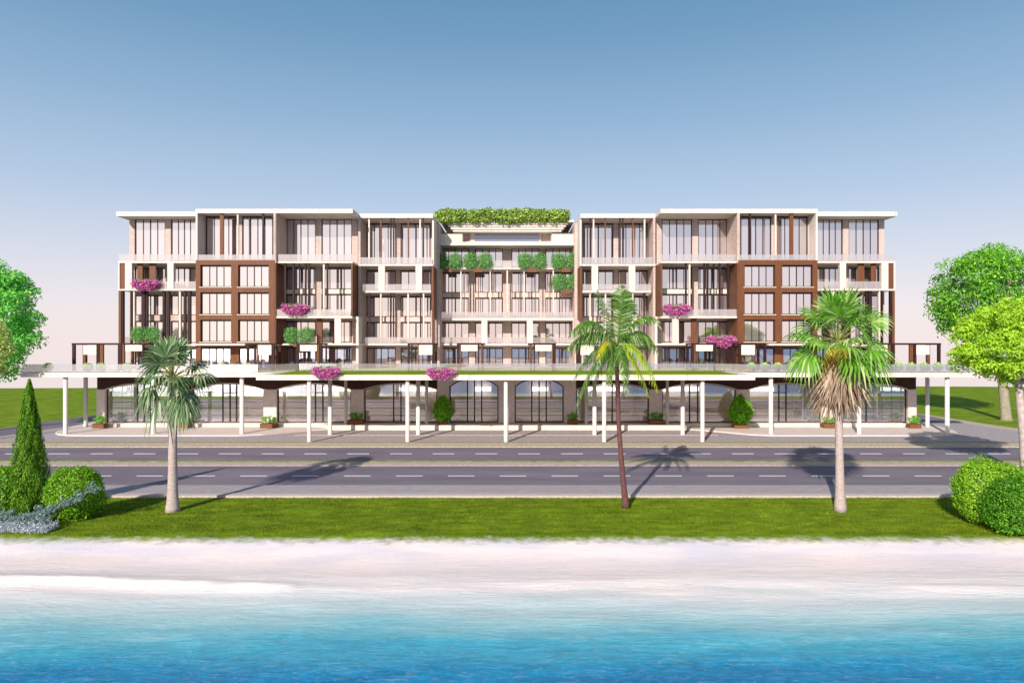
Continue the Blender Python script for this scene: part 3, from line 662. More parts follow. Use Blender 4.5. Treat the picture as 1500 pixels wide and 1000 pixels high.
# ------------------------------------------------------------------ pergolas on the terrace
def pergola(pxs, beam, panels, mir, label):
    Yp = 73.2; cxx = X(sum(beam)/2, Yp); cxx = 2*XC-cxx if mir else cxx
    t = thing('pergola', label, 'pergola', (cxx, Yp, TZ), 'dark pergolas on the terrace'); off = (cxx, Yp, TZ)
    zt = Z(502.4,Yp); zb = Z(505.0,Yp)
    for i, (a, b) in enumerate(pxs):
        m = MB(mir); m.box(X(a,Yp), X(b,Yp), Yp, Yp+.22, TZ+.005, zb-.002); m.build('post', dark if i % 2 == 0 else timber, t, off)
        if i in (0, len(pxs)-1): m = MB(mir); m.box(X(a,Yp)+.1, X(b,Yp)+.0, Yp+2.0, Yp+2.2, TZ+.005, zb-.002); m.build('post', dark, t, off)
    m = MB(mir); m.box(X(beam[0],Yp), X(beam[1],Yp), Yp-.02, Yp+.2, zb, zt); m.box(X(beam[0],Yp), X(beam[1],Yp), Yp+2, Yp+2.2, zb, zt); m.build('beam', dark, t, off)
    m = MB(mir); n = max(2, int((X(beam[1],Yp)-X(beam[0],Yp))/.9)); w = (X(beam[1],Yp)-X(beam[0],Yp)-.12)/n
    for k in range(n+1): xx = X(beam[0],Yp)+w*k; m.box(xx, xx+.1, Yp+.201, Yp+1.999, zb+.03, zt-.02)
    m.build('rafter', dark, t, off)
    for a, b, c, d in panels:
        m = MB(mir); m.box(X(a,Yp-.1), X(b,Yp-.1), Yp-.1, Yp-.04, Z(d,Yp-.1), Z(c,Yp-.1)); m.build('shade_panel', white, t, off)
sd = {False:'left', True:'right'}
for mir in (False, True):
    s = sd[mir]; far = 'far '+s
    pergola([(105.5,109.5),(121,125),(141,145),(146,151),(172.5,178),(179,182),(207,210)], (105,211), [(122,141,505.4,519.2),(183.6,208,505.4,514)], mir, f'longest dark pergola with two cream panels, past the {far} end of the terrace')
    pergola([(361,364.5),(376,379),(397,402)], (361,404), [(378,397.4,505.2,519.6)], mir, f'dark pergola with tall cream panel below the timber grid in the {s} wing')
    pergola([(434,437.5),(464.5,467),(468,471)], (434,472), [(439.4,464,505.2,514)], mir, f'dark pergola with low cream panel beside the tall {s} timber block')
    pergola([(597,600),(612,614),(633,637)], (597,638), [(613.6,633.2,505.2,519.6)], mir, f'dark pergola with tall cream panel just {s} of the recessed centre')
    pergola([(669.5,672.5),(673.5,675),(699.8,702),(704.5,707)], (669,710), [(675.6,699.4,505.2,514)], mir, f'dark pergola with low cream panel in the {s} half of the recessed centre')

# ------------------------------------------------------------------ foliage
rng = np.random.default_rng(11)
def leaves(cent, nrm, size, asp=.5, spread=.8, bias=None, rg=None):
    """rhombic leaves; cent (n,3), nrm (n,3) preferred facing"""
    rg = rg or rng; n = len(cent)
    nn = nrm + rg.normal(0, spread, (n,3)); nn /= np.linalg.norm(nn, axis=1)[:,None]
    t = rg.normal(0, 1, (n,3))
    if bias is not None: t = t*.45 + np.asarray(bias)
    u = np.cross(nn, np.cross(t, nn)); u /= (np.linalg.norm(u, axis=1)[:,None]+1e-9); v = np.cross(nn, u)
    s = (size*rg.uniform(.6, 1.35, n))[:,None]
    V = np.stack([cent-u*s*.5, cent+v*s*asp*.5, cent+u*s*.5, cent-v*s*asp*.5], 1).reshape(-1,3)
    return V, np.arange(n*4).reshape(-1,4)
def clump_crown(c, rad, ncl, rcl, nleaf, seed, floor=None, hollow=.55, squash=.8):
    rg = np.random.default_rng(seed); c = np.array(c); rad = np.array(rad)
    d = rg.normal(0,1,(ncl,3)); d /= np.linalg.norm(d,axis=1)[:,None]; r = rg.uniform(hollow, 1, ncl)**.6
    cc = c + d*rad*r[:,None]; cr = rcl*rg.uniform(.6,1.25,ncl)
    k = rg.choice(ncl, nleaf, p=cr**2/np.sum(cr**2)); e = rg.normal(0,1,(nleaf,3)); e /= np.linalg.norm(e,axis=1)[:,None]
    e[:,2] = np.where((e[:,2] < 0) & (rg.random(nleaf) < .5), -e[:,2], e[:,2])
    p = cc[k] + e*(cr[k]*rg.uniform(.55,1.08,nleaf))[:,None]*np.array([1,1,squash])
    if floor is not None: p[:,2] = np.maximum(p[:,2], floor + rg.uniform(0,.15,nleaf))
    return p, e, rg, cc
def foliage(name, c, rad, ncl, rcl, nleaf, size, mt, parent, seed, floor=None, asp=.5, hollow=.55, bias=None, spread=.75, squash=.8):
    p, e, rg, cc = clump_crown(c, rad, ncl, rcl, nleaf, seed, floor, hollow, squash)
    V, Fq = leaves(p, e+np.array([-.15,-.35,.25]), size, asp, spread*.75, bias, rg); o = npmesh(name, V, Fq, mt, parent); return o, cc
def rim(p): return p
gA = leafmat('bright_green_leaf', (.12,.32,.010), (.28,.58,.02), (.58,.80,.08))
gB = leafmat('deep_green_leaf', (.05,.24,.02), (.20,.54,.03), (.45,.78,.10), trans=.42)
gY = leafmat('yellow_green_leaf', (.24,.48,.02), (.46,.74,.04), (.72,.86,.12), trans=.42)
gE = leafmat('emerald_leaf', (.04,.24,.03), (.10,.44,.04), (.25,.62,.12))
gBush = leafmat('hedge_leaf', (.05,.20,.006), (.19,.44,.014), (.48,.70,.06))
gCon = leafmat('cypress_leaf', (.04,.13,.004), (.12,.30,.008), (.30,.50,.03))
gRoof = leafmat('creeper_leaf', (.10,.20,.03), (.36,.54,.08), (.66,.78,.28))
gShr = leafmat('balcony_shrub_leaf', (.06,.24,.03), (.18,.48,.10), (.55,.76,.45))
gJun = leafmat('juniper_leaf', (.10,.17,.17), (.28,.40,.38), (.50,.62,.60))
gSil = leafmat('silver_leaf', (.30,.34,.40), (.55,.60,.66), (.75,.78,.82))
mag = leafmat('magenta_petal', (.45,.05,.26), (.66,.16,.46), (.86,.48,.70), trans=.3)
box_m = leafmat('box_leaf', (.06,.28,.01), (.16,.50,.02), (.38,.72,.08))
ballm = leafmat('pale_ball_leaf', (.30,.60,.10), (.50,.80,.20), (.70,.90,.35))

def trunk(name, pts, rad, mt, parent, n=12, limbs=()):
    m = MB(); m.tube(pts, rad, n)
    for lp, lr in limbs: m.tube(lp, lr, 7)
    return m.build(name, mt, parent, smooth=True)
def tree(name, label, px, pybase, Y, crown, mt, ncl, rcl, nleaf, size, seed, tr, lean=(0,0,0), bark_=None, hollow=.5):
    """crown: (px,py,rx,rz) in the tree's own plane; sizes in metres come from there"""
    bx = X(px, Y); t = thing(name, label, 'tree', (bx, Y, 0))
    cx, cz = X(crown[0], Y)-bx, Z(crown[1], Y); rx, rz_ = crown[2]*Y/F, crown[3]*Y/F
    o, cc = foliage('crown', (cx, 0, cz), (rx-rcl*.7, (rx-rcl*.7)*.9, rz_-rcl*.7), ncl, rcl, nleaf, size, mt, t, seed, hollow=hollow)
    fork = Vector((cx*.6, 0, cz-rz_*.75)); limbs = []
    for q in cc[::max(1, len(cc)//14)]:
        q = Vector(q); mid = fork.lerp(q, .5) + Vector((0,0,-.25*rz_*.3)); limbs.append(([fork-Vector((0,0,.3)), mid, q], [tr*.5, tr*.3, tr*.08]))
    limbs.append(([fork-Vector((0,0,.3)), Vector((cx,0,cz)), Vector((cx,0,cz+rz_*.5))], [tr*.7, tr*.4, tr*.1]))
    trunk('trunk', [(0,0,-.1),(0,0,.25),(fork.x*.35,0,fork.z*.45),tuple(fork)], [tr*1.5, tr*1.05, tr*.9, tr*.7], bark_ or bark, t, 12, limbs)
    return t
tree('leafy_tree', 'tall bright green tree cut by the left edge of the photo', -22, 0, 72, (-12,474,70,104), leafmat('left_tree_leaf', (.10,.50,.08), (.30,.80,.14), (.60,.92,.30), trans=.45), 150, 1.25, 24000, .36, 3, .32)
tree('small_tree', 'smaller yellowish tree in front of the tall left edge tree', -14, 0, 66, (-10,515,26,50), leafmat('left_small_leaf', (.35,.50,.12), (.65,.75,.25), (.80,.82,.35), trans=.45), 40, .8, 5000, .3, 4, .2)
tree('leafy_tree', 'large dense green tree behind the yellow green one at the right edge', 1474, 0, 82.6, (1450,436,86,84), gB, 170, 1.5, 26000, .36, 5, .55, bark_=mat('mossy_bark', (.22,.22,.13), .9, .1, col2=(.34,.29,.25), scale=3), hollow=.62)
yt = tree('leafy_tree', 'yellow green tree with ivy clad trunk at the right edge', 1503, 0, 47.5, (1484,503,90,72), gY, 150, .72, 30000, .23, 6, .30, bark_=mat('pale_bark', (.42,.35,.33), .9, .1, var=.2, scale=4), hollow=.5)
p = rng.uniform(0,1,(2600,1)); a_ = rng.uniform(0,2*math.pi,2600); rr = .33
zz = p[:,0]*5.2 + .1; pp = np.stack([np.cos(a_)*rr, np.sin(a_)*rr, zz],1); nn_ = np.stack([np.cos(a_), np.sin(a_), 0*a_],1)
V, Fq = leaves(pp, nn_, .16, .7, .5); npmesh('ivy', V, Fq, gBush, yt)

def bush(name, label, px, pyb, Y, wpx, hpx, mt, nleaf, size, seed, group=None, dpt=.9, bias=None, asp=.5, ncl=90):
    x = X(px,Y); t = thing(name, label, 'bush', (x,Y,0), group); w = wpx*Y/F/2; h = hpx*Y/F
    rgx = np.random.default_rng(seed); n = nleaf; e = rgx.normal(0,1,(n,3)); e /= np.linalg.norm(e,axis=1)[:,None]
    K = 46; cd = rgx.normal(0,1,(K,3)); cd /= np.linalg.norm(cd,axis=1)[:,None]; ca = rgx.uniform(-.16,.15,K)
    dd = e@cd.T; lump = (np.exp((dd-1)*28)*ca[None,:]).sum(1); sup = (np.abs(e)**2.6).sum(1)**(-1/2.6)
    r_ = sup*(1+lump*1.2)*rgx.uniform(.86,1.03,n); cc = e*r_[:,None]*np.array([w*.94,w*.85,h*.47]); cc[:,2] += h*.48
    cc += rgx.normal(0,size*.6,cc.shape); cc[:,2] = np.maximum(cc[:,2], rgx.uniform(.0,.12,n))
    nrm = e + np.array([0,0,.25]); V, Fq = leaves(cc, nrm, size, asp, .75, bias, rgx); npmesh('foliage', V, Fq, mt, t)
    m = MB()
    for k in range(7):
        a = 2*math.pi*k/7; m.tube([(0.08*math.cos(a),.08*math.sin(a),0),(w*.3*math.cos(a),w*.3*math.sin(a),h*.4),(w*.6*math.cos(a),w*.6*math.sin(a),h*.75)], [.05,.035,.01], 6)
    m.build('stem', bark, t); return t
bush('round_bush', 'rounded light green bush right of the cone shaped cypress', 109, 0, 36.8, 74, 78, gBush, 16000, .125, 21)
bush('round_bush', 'green bush cut by the left edge, left of the cypress', 4, 0, 37.5, 48, 72, gBush, 8000, .125, 22)
bush('round_bush', 'larger yellow green bush at the right edge, further back', 1448, 0, 35.9, 92, 93, gA, 20000, .12, 23)
bush('round_bush', 'darker green bush at the bottom right, overlapping the larger one', 1499, 0, 33.9, 102, 84, leafmat('dark_hedge_leaf', (.03,.15,.01), (.10,.33,.015), (.30,.55,.05)), 17000, .13, 24)
# cypress
Y = 38.0; t = thing('cypress', 'tall narrow cone shaped cypress on the lawn at the left', 'tree', (X(43,Y),Y,0))
H = Z(557,Y); n = 26000; rg = np.random.default_rng(31)
h = rg.random(n)**1.35*H*.985+.02*H; a = rg.uniform(0,2*math.pi,n)
prof = np.interp(h/H, [0,.04,.15,.35,.6,.8,.93,1], [.86,.98,1.0,.80,.52,.31,.17,.04])*1.06
lump = 1+.10*np.sin(a*5+h*2.2)+.08*np.sin(a*9-h*3.7+1)
r = prof*lump*rg.uniform(.72,1.05,n); c = np.stack([np.cos(a)*r, np.sin(a)*r, h],1)
nrm = np.stack([np.cos(a), np.sin(a), .3+0*a],1)
V, Fq = leaves(c, nrm, .16, .28, .5, bias=(0,0,1.6), rg=rg); npmesh('foliage', V, Fq, gCon, t)
m = MB(); m.tube([(0,0,-.05),(0,0,H*.5),(0,0,H*.9)], [.14,.09,.02], 8); m.build('trunk', bark, t, smooth=True)
# juniper: sprawling limbs with blue sprays
Y = 35.6; bx = X(28,Y); t = thing('blue_juniper', 'low sprawling blue grey juniper at the foot of the cypress', 'bush', (bx,Y,0))
m = MB(); C = []; D = []; rg = np.random.default_rng(33)
limb_targets = [(86,-.3,36),(74,.5,24),(62,-.9,14),(46,-1.0,10),(98,.1,46),(108,.2,50),(92,-.2,38),(30,-1.1,7),(-30,-.8,14),(-44,.2,22),(-20,-1.2,6),(10,-1.0,12),(52,.6,20)]
for dx, dy, dz in limb_targets:
    s = Vector((0,0,.1)); e = Vector((dx*Y/F, dy, dz*Y/F)); mid = s.lerp(e,.5)+Vector((0,0,-.12))
    m.tube([s,mid,e], [.05,.035,.01], 6)
    for k in range(26):
        u = rg.uniform(.15,1.02); q = s.lerp(mid,min(1,2*u)) if u < .5 else mid.lerp(e,2*u-1)
        d = (e-s).normalized(); off = Vector(rg.normal(0,.16,3)); off.z = abs(off.z)*.8
        for j in range(22): C.append(tuple(q+off+Vector(rg.normal(0,.085,3)))); D.append(tuple(d*.8+Vector((0,0,.6))+off))
m.build('stem', bark, t, smooth=True); C = np.array(C); C[:,2] = np.maximum(C[:,2],.03); D = np.array(D)
V, Fq = leaves(C, rg.normal(0,1,C.shape), .17, .25, .3, bias=(.5,-.2,.9), rg=rg); npmesh('foliage', V, Fq, gJun, t)
Y = 34.3; t = thing('silver_groundcover', 'low silvery plant spreading in front of the blue juniper', 'plant', (X(36,Y),Y,0))
c = np.stack([rg.uniform(-1.45,1.45,4200), rg.uniform(-.5,.5,4200), np.abs(rg.normal(0,.16,4200))+.02],1)
V, Fq = leaves(c, np.tile((0,-.4,.8),(4200,1)), .13, .35, .9, rg=rg); npmesh('foliage', V, Fq, gSil, t)
m = MB(); 
for k in range(9): m.tube([(-1.2+.3*k,0,0),(-1.2+.3*k+.1,-.1,.2)], [.02,.008], 5)
m.build('stem', bark, t)
# ------------------------------------------------------------------ palms
def fan(m, hub, d, up, Rr, nseg, droop, rg, arc=125, tipd=1.0):
    d = Vector(d).normalized(); s = d.cross(Vector(up)).normalized(); u = s.cross(d)
    for k in range(nseg):
        th = R(-arc + 2*arc*k/(nseg-1)); r = Rr*(.80+.2*math.cos(th*.8))*rg.uniform(.9,1.06)
        di = (d*math.cos(th)+s*math.sin(th)).normalized(); w = di.cross(u).normalized(); half = math.tan(R(arc/(nseg-1)))*r*.52
        fold = u*(.03*Rr*(1 if k % 2 else -1)); pts = []
        for q, ww in ((.03,.05),(.30,.55),(.55,1.0),(.78,.62),(.93,.28),(1.0,.03)):
            dz = -droop*r*(max(0,q-.35)/.65)**2*tipd
            c = Vector(hub)+di*r*q*(1-.12*droop*max(0,q-.5)) + Vector((0,0,dz)) + u*(-.12*r*math.cos(2*th)*q*.3) + fold*q
            pts.append((c-w*half*ww, c+w*half*ww))
        m.strip(pts)
def fan_palm(label, px, Y, crown_py, trunk_r, fans, green, dead=None, deadfans=(), seed=1, lean=0, tcol=None, skirt=None):
    x = X(px,Y); t = thing('fan_palm', label, 'palm tree', (x,Y,0)); zc = Z(crown_py,Y); rg = random.Random(seed); lx = lean*Y/F
    pts = []; rad = []; n = 26
    for k in range(n+1):
        q = k/n; pts.append((lx*q, 0, -.05+(zc)*q)); rad.append(np.interp(q,[0,.04,.12,.3,1],[trunk_r*1.75,trunk_r*1.5,trunk_r*1.2,trunk_r,trunk_r*.86])*(1+(.035 if k % 2 else 0)))
    m = MB(); m.tube(pts, rad, 16); m.build('trunk', tcol, t, smooth=True)
    m = MB(); mp = MB(); top = Vector((lx,0,zc)); k_ = Y/F
    for (az, el, pet, rad_, droop) in fans:
        d = Vector((math.cos(R(az))*math.cos(R(el)), math.sin(R(az))*math.cos(R(el)), math.sin(R(el))))
        hub = top + d*pet*k_; hub.z -= .12*pet*k_*(1-math.sin(R(el)))*.5
        mp.tube([top, top.lerp(hub,.5)+Vector((0,0,.08)), hub], [.05,.03,.02], 5)
        up = Vector((0,0,1)) if el < 70 else Vector((-math.cos(R(az)),-math.sin(R(az)),.2))
        up = (up + Vector((rg.uniform(-.5,.5), rg.uniform(-.9,.1), 0))).normalized()
        fan(m, hub, d, up, rad_*k_, 20, droop, rg, arc=rg.uniform(95,125))
    m.build('frond', green, t); mp.build('petiole', leafmat('petiole', (.30,.34,.08),(.45,.46,.15)), t)
    if dead:
        m = MB()
        for (az, el, pet, rad_, droop) in deadfans:
            d = Vector((math.cos(R(az))*math.cos(R(el)), math.sin(R(az))*math.cos(R(el)), math.sin(R(el))))
            hub = top + Vector((0,0,-.2)) + d*pet*k_; fan(m, hub, d, (Vector((d.x,d.y,.5))).normalized(), rad_*k_, 14, droop, rg, arc=rg.uniform(25,50))
        m.build('dead_frond', dead, t)
        mo = MB()
        for k in range(3):
            az = (-120, -60, -20)[k]; d = Vector((math.cos(R(az))*.5, math.sin(R(az))*.5, -.75)); fan(mo, top+Vector((0,0,.0)), d, Vector((d.x,d.y,.6)).normalized(), 44*k_, 16, .35, rg, arc=38)
        mo.build('yellowing_frond', leafmat('orange_frond', (.55,.26,.03),(.75,.45,.05)), t)
    return t
rg0 = random.Random(5)
def gen_fans(n, els, pet, rad, seed):
    rg = random.Random(seed); o = []
    for k in range(n):
        el = els[k % len(els)] + rg.uniform(-8,8); az = k*137.5+rg.uniform(-15,15)
        o.append((az, el, pet*rg.uniform(.85,1.12), rad*rg.uniform(.9,1.1), max(0, .55-el/160)))
    return o
gp1 = leafmat('grey_green_fan', (.06,.13,.05), (.15,.26,.10), (.42,.48,.30), trans=.2)
fan_palm('short grey green fan palm on the lawn at the left, in front of the arcade', 253, 38.3, 553, .235,
         gen_fans(32, (62,35,12,-12,-35,-55,80), 32, 32, 3), gp1, seed=3, tcol=mat('palm_bark', (.50,.42,.40), .9, .1, col2=(.36,.29,.27), scale=5, bump=.6, bscale=16, stretch=(1,1,3)))
gp3 = leafmat('fresh_fan', (.08,.24,.02), (.20,.46,.04), (.58,.68,.30), trans=.35)
deadm = leafmat('dead_frond_leaf', (.22,.14,.10), (.42,.30,.21), (.62,.50,.38), trans=.15)
rgd = random.Random(9); dead = []
for k in range(54):
    el = rgd.choice((-60,-70,-78,-85,-87)); dead.append((k*137.5, el, rgd.uniform(3,12)+(0 if el > -60 else 8)*rgd.random()*5, rgd.uniform(38,70), .12))
fan_palm('tallest fan palm with a brown skirt of dead fronds, right of centre', 1231, 38.3, 500, .21,
         gen_fans(34, (78,55,30,8,-10,-20), 46, 38, 8), gp3, deadm, dead, seed=8, lean=-4, tcol=MATS['palm_bark'])
# coconut palm
Y = 39.1; k_ = Y/F; x = X(917,Y); t = thing('coconut_palm', 'slender leaning coconut palm with dark trunk, between the two fan palms', 'palm tree', (x,Y,0))
zc = Z(506,Y); rad = []; pts = []
for k in range(31):
    q = k/30; px = 917 + (-15.5*q) - 3.0*math.sin(q*math.pi) + (2.0*q*q); pts.append((X(px,Y)-x, 0, zc*q-.03)); rad.append(np.interp(q,[0,.03,.1,.5,1],[.25,.21,.165,.125,.105])*(1+(.03 if k%2 else 0)))
m = MB(); m.tube(pts, rad, 14); m.build('trunk', mat('coconut_bark', (.09,.035,.035), .85, .2, col2=(.17,.08,.075), scale=6, bump=.6, bscale=14, stretch=(1,1,3)), t, smooth=True)
top = Vector(pts[-1])
# fronds: control and tip offsets in (x,z) steps of the tree's plane, depth, leaflet length, droop
fr = [((8,52),(3,88),-.6,26,.25),((-12,46),(-26,84),.5,24,.35),((20,46),(22,74),.8,22,.4),
      ((-38,66),(-72,14),-.4,24,.85),((-34,44),(-74,-6),.6,24,.9),((-20,22),(-34,-18),-1.2,15,.7),((-18,24),(-34,-28),-1.3,20,.8),
      ((34,64),(62,34),-.3,15,.75),((40,50),(66,-14),.5,24,.85),((26,34),(56,4),1.2,24,.8),
      ((34,18),(54,-66),-1.0,26,.55),((22,4),(44,-74),-.6,22,.5),
      ((-34,2),(-66,-98),-.8,17,.45),((-24,0),(-60,-82),-.2,18,.45),((-16,-4),(-42,-86),.8,18,.5),((-10,4),(-20,-66),-1.4,16,.5),
      ((2,12),(4,-52),-1.5,16,.4),((10,8),(12,-74),-.5,14,.4),((14,10),(22,-60),.9,14,.4),((-30,18),(-66,-60),.8,20,.6),((-8,2),(-8,-60),.6,16,.4)]
mats = [leafmat('coconut_leaflet', (.03,.11,.012), (.13,.28,.03), (.52,.60,.34), trans=.3), leafmat('coconut_yellow', (.36,.36,.01),(.60,.55,.02),(.7,.66,.1)), leafmat('coconut_lime', (.20,.32,.01),(.34,.50,.02),(.55,.62,.06))]
rg = random.Random(2)
for i, (c1, c2, dy, ll, dr) in enumerate(fr):
    p0 = top; p1 = top+Vector((c1[0]*k_, dy*.6, c1[1]*k_)); p2 = top+Vector((c2[0]*k_, dy*1.3, c2[1]*k_)); m = MB(); path = []
    nseg = 58
    for k in range(nseg+1):
        q = k/nseg; path.append(p0*(1-q)**2 + p1*2*q*(1-q) + p2*q*q)
    m.tube(path[::4]+[path[-1]] if nseg % 4 else path[::4], [.035*(1-j/14)+.005 for j in range(len(path[::4])+(1 if nseg % 4 else 0))], 5)
    for k in range(7, nseg):
        q = k/nseg; a = path[k]; tn = (path[k+1]-path[k-1]).normalized(); sd_ = tn.cross(Vector((0,0,1)))
        if sd_.length < .25: sd_ = tn.cross(Vector((0,1,0)))
        sd_.normalize(); Ln = ll*k_*(math.sin(math.pi*min(1,q*.92+.08))**.6)*rg.uniform(.7,1.2)
        for sg in (-1,1):
            for j in (0,):
                d = (sd_*sg*1.0 + tn*.75 + Vector((rg.uniform(-.2,.2),rg.uniform(-.2,.2),-.2-dr*.75+rg.uniform(-.15,.15)))).normalized(); w = tn.cross(d).cross(d).normalized() if False else tn*.02+Vector((0,0,.012))
                b0 = a + tn*rg.uniform(-.02,.02); mid = b0+d*Ln*.5; end = b0+d*Ln*.88+Vector((0,0,-Ln*.6*dr)); wv = tn.normalized()*rg.uniform(.022,.040)
                m.strip([(b0-wv*.6,b0+wv*.6),(mid-wv,mid+wv),(end-wv*.15,end+wv*.15)])
    m.build('frond', mats[1] if i == 5 else (mats[2] if i in (10,11) else mats[0]), t, label='yellowing frond' if i == 5 else None)
m = MB()
for k in range(9): a = k*.7; q = top+Vector((.20*math.cos(a),.20*math.sin(a)-.05,-.18-.10*(k%3))); m.tube([q+Vector((0,0,.11)),q+Vector((0,0,.05)),q,q-Vector((0,0,.09)),q-Vector((0,0,.12))],[.03,.09,.11,.07,.02],8)
m.build('coconut', mat('coconut_husk', (.10,.05,.03), .6, .3, var=.3), t, smooth=True)

# ------------------------------------------------------------------ planters at the arcade
def planter(kind, w, hbox, hplant, seed):
    t = bpy.data.objects.new('planter_bush', None); COL.objects.link(t)
    m = MB(); b = hbox; d = w*.32
    m.box(-w/2,w/2,-d,-d+.05,0,b); m.box(-w/2,w/2,d-.05,d,0,b); m.box(-w/2,-w/2+.05,-d+.05,d-.05,0,b); m.box(w/2-.05,w/2,-d+.05,d-.05,0,b); m.box(-w/2+.05,w/2-.05,-d+.05,d-.05,.02,b-.06)
    m.box(-w/2-.03,w/2+.03,-d-.03,-d-.001,b-.07,b+.005); m.build('planter_box', terracotta, t)
    return t
def mk_box(w, hp, seed, lbl, loc, group):
    t = planter('box', w, .48, hp, seed); t.location = loc; tag(t, lbl, 'planter', group)
    foliage('foliage', (0,0,.48+hp*.5), (w*.46,w*.28,hp*.42), 26, hp*.26, 1700, .10, box_m, t, seed, floor=.44, hollow=.5, bias=(0,0,.8)); return t
grp = 'wooden planters in front of the arcade piers'
GZ = .132
wide = mk_box(1.62, .80, 41, 'wooden planter with low leafy bush between the second and third arches from the left', (X(394,74.3), 74.3, GZ), grp)
lst = [(267,74.3,GZ,'wooden planter with low bush beside the grey green fan palm trunk'),(1215,74.3,GZ,'wooden planter with low bush just left of the tall skirted fan palm trunk'),
       (521.5,74.3,PL+.003,'shaded wooden planter with low dark green bush on the step, left of the centre'),(962,74.3,PL+.003,'shaded wooden planter with low bush on the step, right of the coconut palm')]
for px, Yq, z, lb in lst: dup(wide, (X(px,Yq), Yq, z), lb)
nar = mk_box(1.22, .84, 43, 'narrow wooden planter with rounded bush at the left end of the arcade', (X(146.5,74.0), 74.0, GZ), grp)
dup(nar, (X(1338.5,74.0),74.0,GZ), 'narrow wooden planter with rounded bush at the right end of the arcade')
dup(nar, (X(839,74.3),74.3,PL+.003), 'narrow shaded wooden planter with rounded bush left of the coconut palm', s=.92)
for px, Yq, z, w, h, s, lb in ((648.5,73.9,PL+.003,26,37,51,'egg shaped clipped bush on the step left of the central arches'),(1084.5,74.0,GZ,31,44,52,'largest egg shaped clipped bush in wooden planter, right of the centre')):
    t = planter('e', 1.55 if s == 52 else 1.0, .36, 1, s); t.location = (X(px,Yq),Yq,z); tag(t, lb, 'planter', 'egg shaped clipped bushes'); t.name = 'clipped_bush'
    W_ = w*Yq/F/2; H_ = h*Yq/F; rgx = np.random.default_rng(s); n = 6500
    e = rgx.normal(0,1,(n,3)); e /= np.linalg.norm(e,axis=1)[:,None]; u = e[:,2]*.5+.5
    wp = np.interp(u,[0,.15,.4,.7,.9,1],[.66,1.0,1.06,.9,.66,.42]); nzv = np.array([noise.noise(Vector(q)*3.2+Vector((s,0,0))) for q in e])
    r = rgx.uniform(.82,1.03,n)*(1+.26*nzv); c = e*np.stack([wp*W_*r, wp*W_*r, H_/2*r],1); c[:,2] += H_/2+.28
    V, Fq = leaves(c+rgx.normal(0,.06,c.shape), e, .22, .5, .9, rg=rgx); npmesh('foliage', V, Fq, leafmat('egg_leaf', (.07,.32,.01),(.22,.60,.02),(.50,.82,.10)), t)
    m = MB(); m.tube([(0,0,.3),(0,0,H_*.8)], [.06,.02], 6); m.build('stem', bark, t)
# balls on the terrace behind the glass
def ball(loc, lb, group):
    t = thing('ball_bush', lb, 'bush', loc, group); n = 900; rgx = np.random.default_rng(61); e = rgx.normal(0,1,(n,3)); e /= np.linalg.norm(e,axis=1)[:,None]
    c = e*np.array([.46,.46,.42])*rgx.uniform(.85,1.04,n)[:,None]; c[:,2] += .44
    V, Fq = leaves(c, e, .15, .6, .5, rg=rgx); npmesh('foliage', V, Fq, ballm, t)
    m = MB(); m.tube([(0,0,0),(0,0,.12)], [.22,.25], 14); m.build('pot', terracotta, t); return t
Yb = 69.75; b0 = None
names = [(1100.5+19.4*k) for k in range(5)] + [(1277+19.3*k) for k in range(7)]
for i, px in enumerate(names):
    lb = f'{ORD[i]} ball bush from the left behind the railing, left of the skirted palm' if i < 5 else f'{ORD[i-5]} ball bush from the left behind the railing, right of the skirted palm'
    loc = (X(px,Yb),Yb,TZ+.12)
    if b0 is None: b0 = ball(loc, lb, 'ball bushes behind the terrace railing')
    else: dup(b0, loc, lb)
for i, px in enumerate((70.5,128.5,148,187,325,363)):
    dup(b0, (X(px,Yb),Yb,TZ+.08), f'{ORD[i]} pale ball bush from the left behind the terrace railing of the left wing', s=1.0)
# balcony shrubs
def shrub(loc, lb, seed, Yq, wpx=44, hpx=25):
    t = thing('balcony_shrub', lb, 'shrub', loc, 'dense shrubs on the balconies'); w = wpx*Yq/F; h = hpx*Yq/F; zb = .0
    ps = []; es = []; rgx = np.random.default_rng(seed)
    for sx in (-.235,.235):
        nn = 2600; e = rgx.normal(0,1,(nn,3)); e /= np.linalg.norm(e,axis=1)[:,None]; sup = (np.abs(e)**3.2).sum(1)**(-1/3.2)
        lp = np.array([noise.noise(Vector(q)*2.6+Vector((sx*40,seed,0))) for q in e]); rr_ = sup*(1+.22*lp)*rgx.uniform(.55,1.08,nn)
        c_ = e*rr_[:,None]*np.array([w*.235,.55,h*.44]); c_[:,0] += sx*w; c_[:,2] += h*.5; ps.append(c_); es.append(e)
    V, Fq = leaves(np.vstack(ps), np.vstack(es)+np.array([0,-.3,.2]), .26, .17, .8, bias=(0,0,.9), rg=rgx); npmesh('foliage', V, Fq, gShr, t)
    m = MB(); m.box(-.55,.55,-.22,.22,-.32,.10); m.build('planter_box', terracotta, t)
    m = MB()
    for sx in (-.3,0,.3): m.tube([(sx,0,.0),(sx*2.4,0,h*.5)], [.04,.02], 6)
    m.build('stem', bark, t); return t
YS = 83.0
sh0 = shrub((X(656,YS),YS-.05,Z(395,YS)), 'green shrub at the left end of the top centre balcony', 71, YS)
for px, py, Yq, lb, s_ in ((700,395,YS,'green shrub second from the left on the top centre balcony',1),(779.5,395,YS,'green shrub third from the left on the top centre balcony',1),(828.5,395,YS,'green shrub at the right end of the top centre balcony',1),
        (829.5,426,YS,'green shrub directly below the right end one of the centre',1),(213.5,502,76.7,'green shrub on the left wing above the grey green fan palm',.92),(438,504,75.95,'green shrub right of the left timber grid, above a cream panel',.92)):
    dup(sh0, (X(px,Yq),Yq-.1,Z(py,Yq)), lb, s=s_)
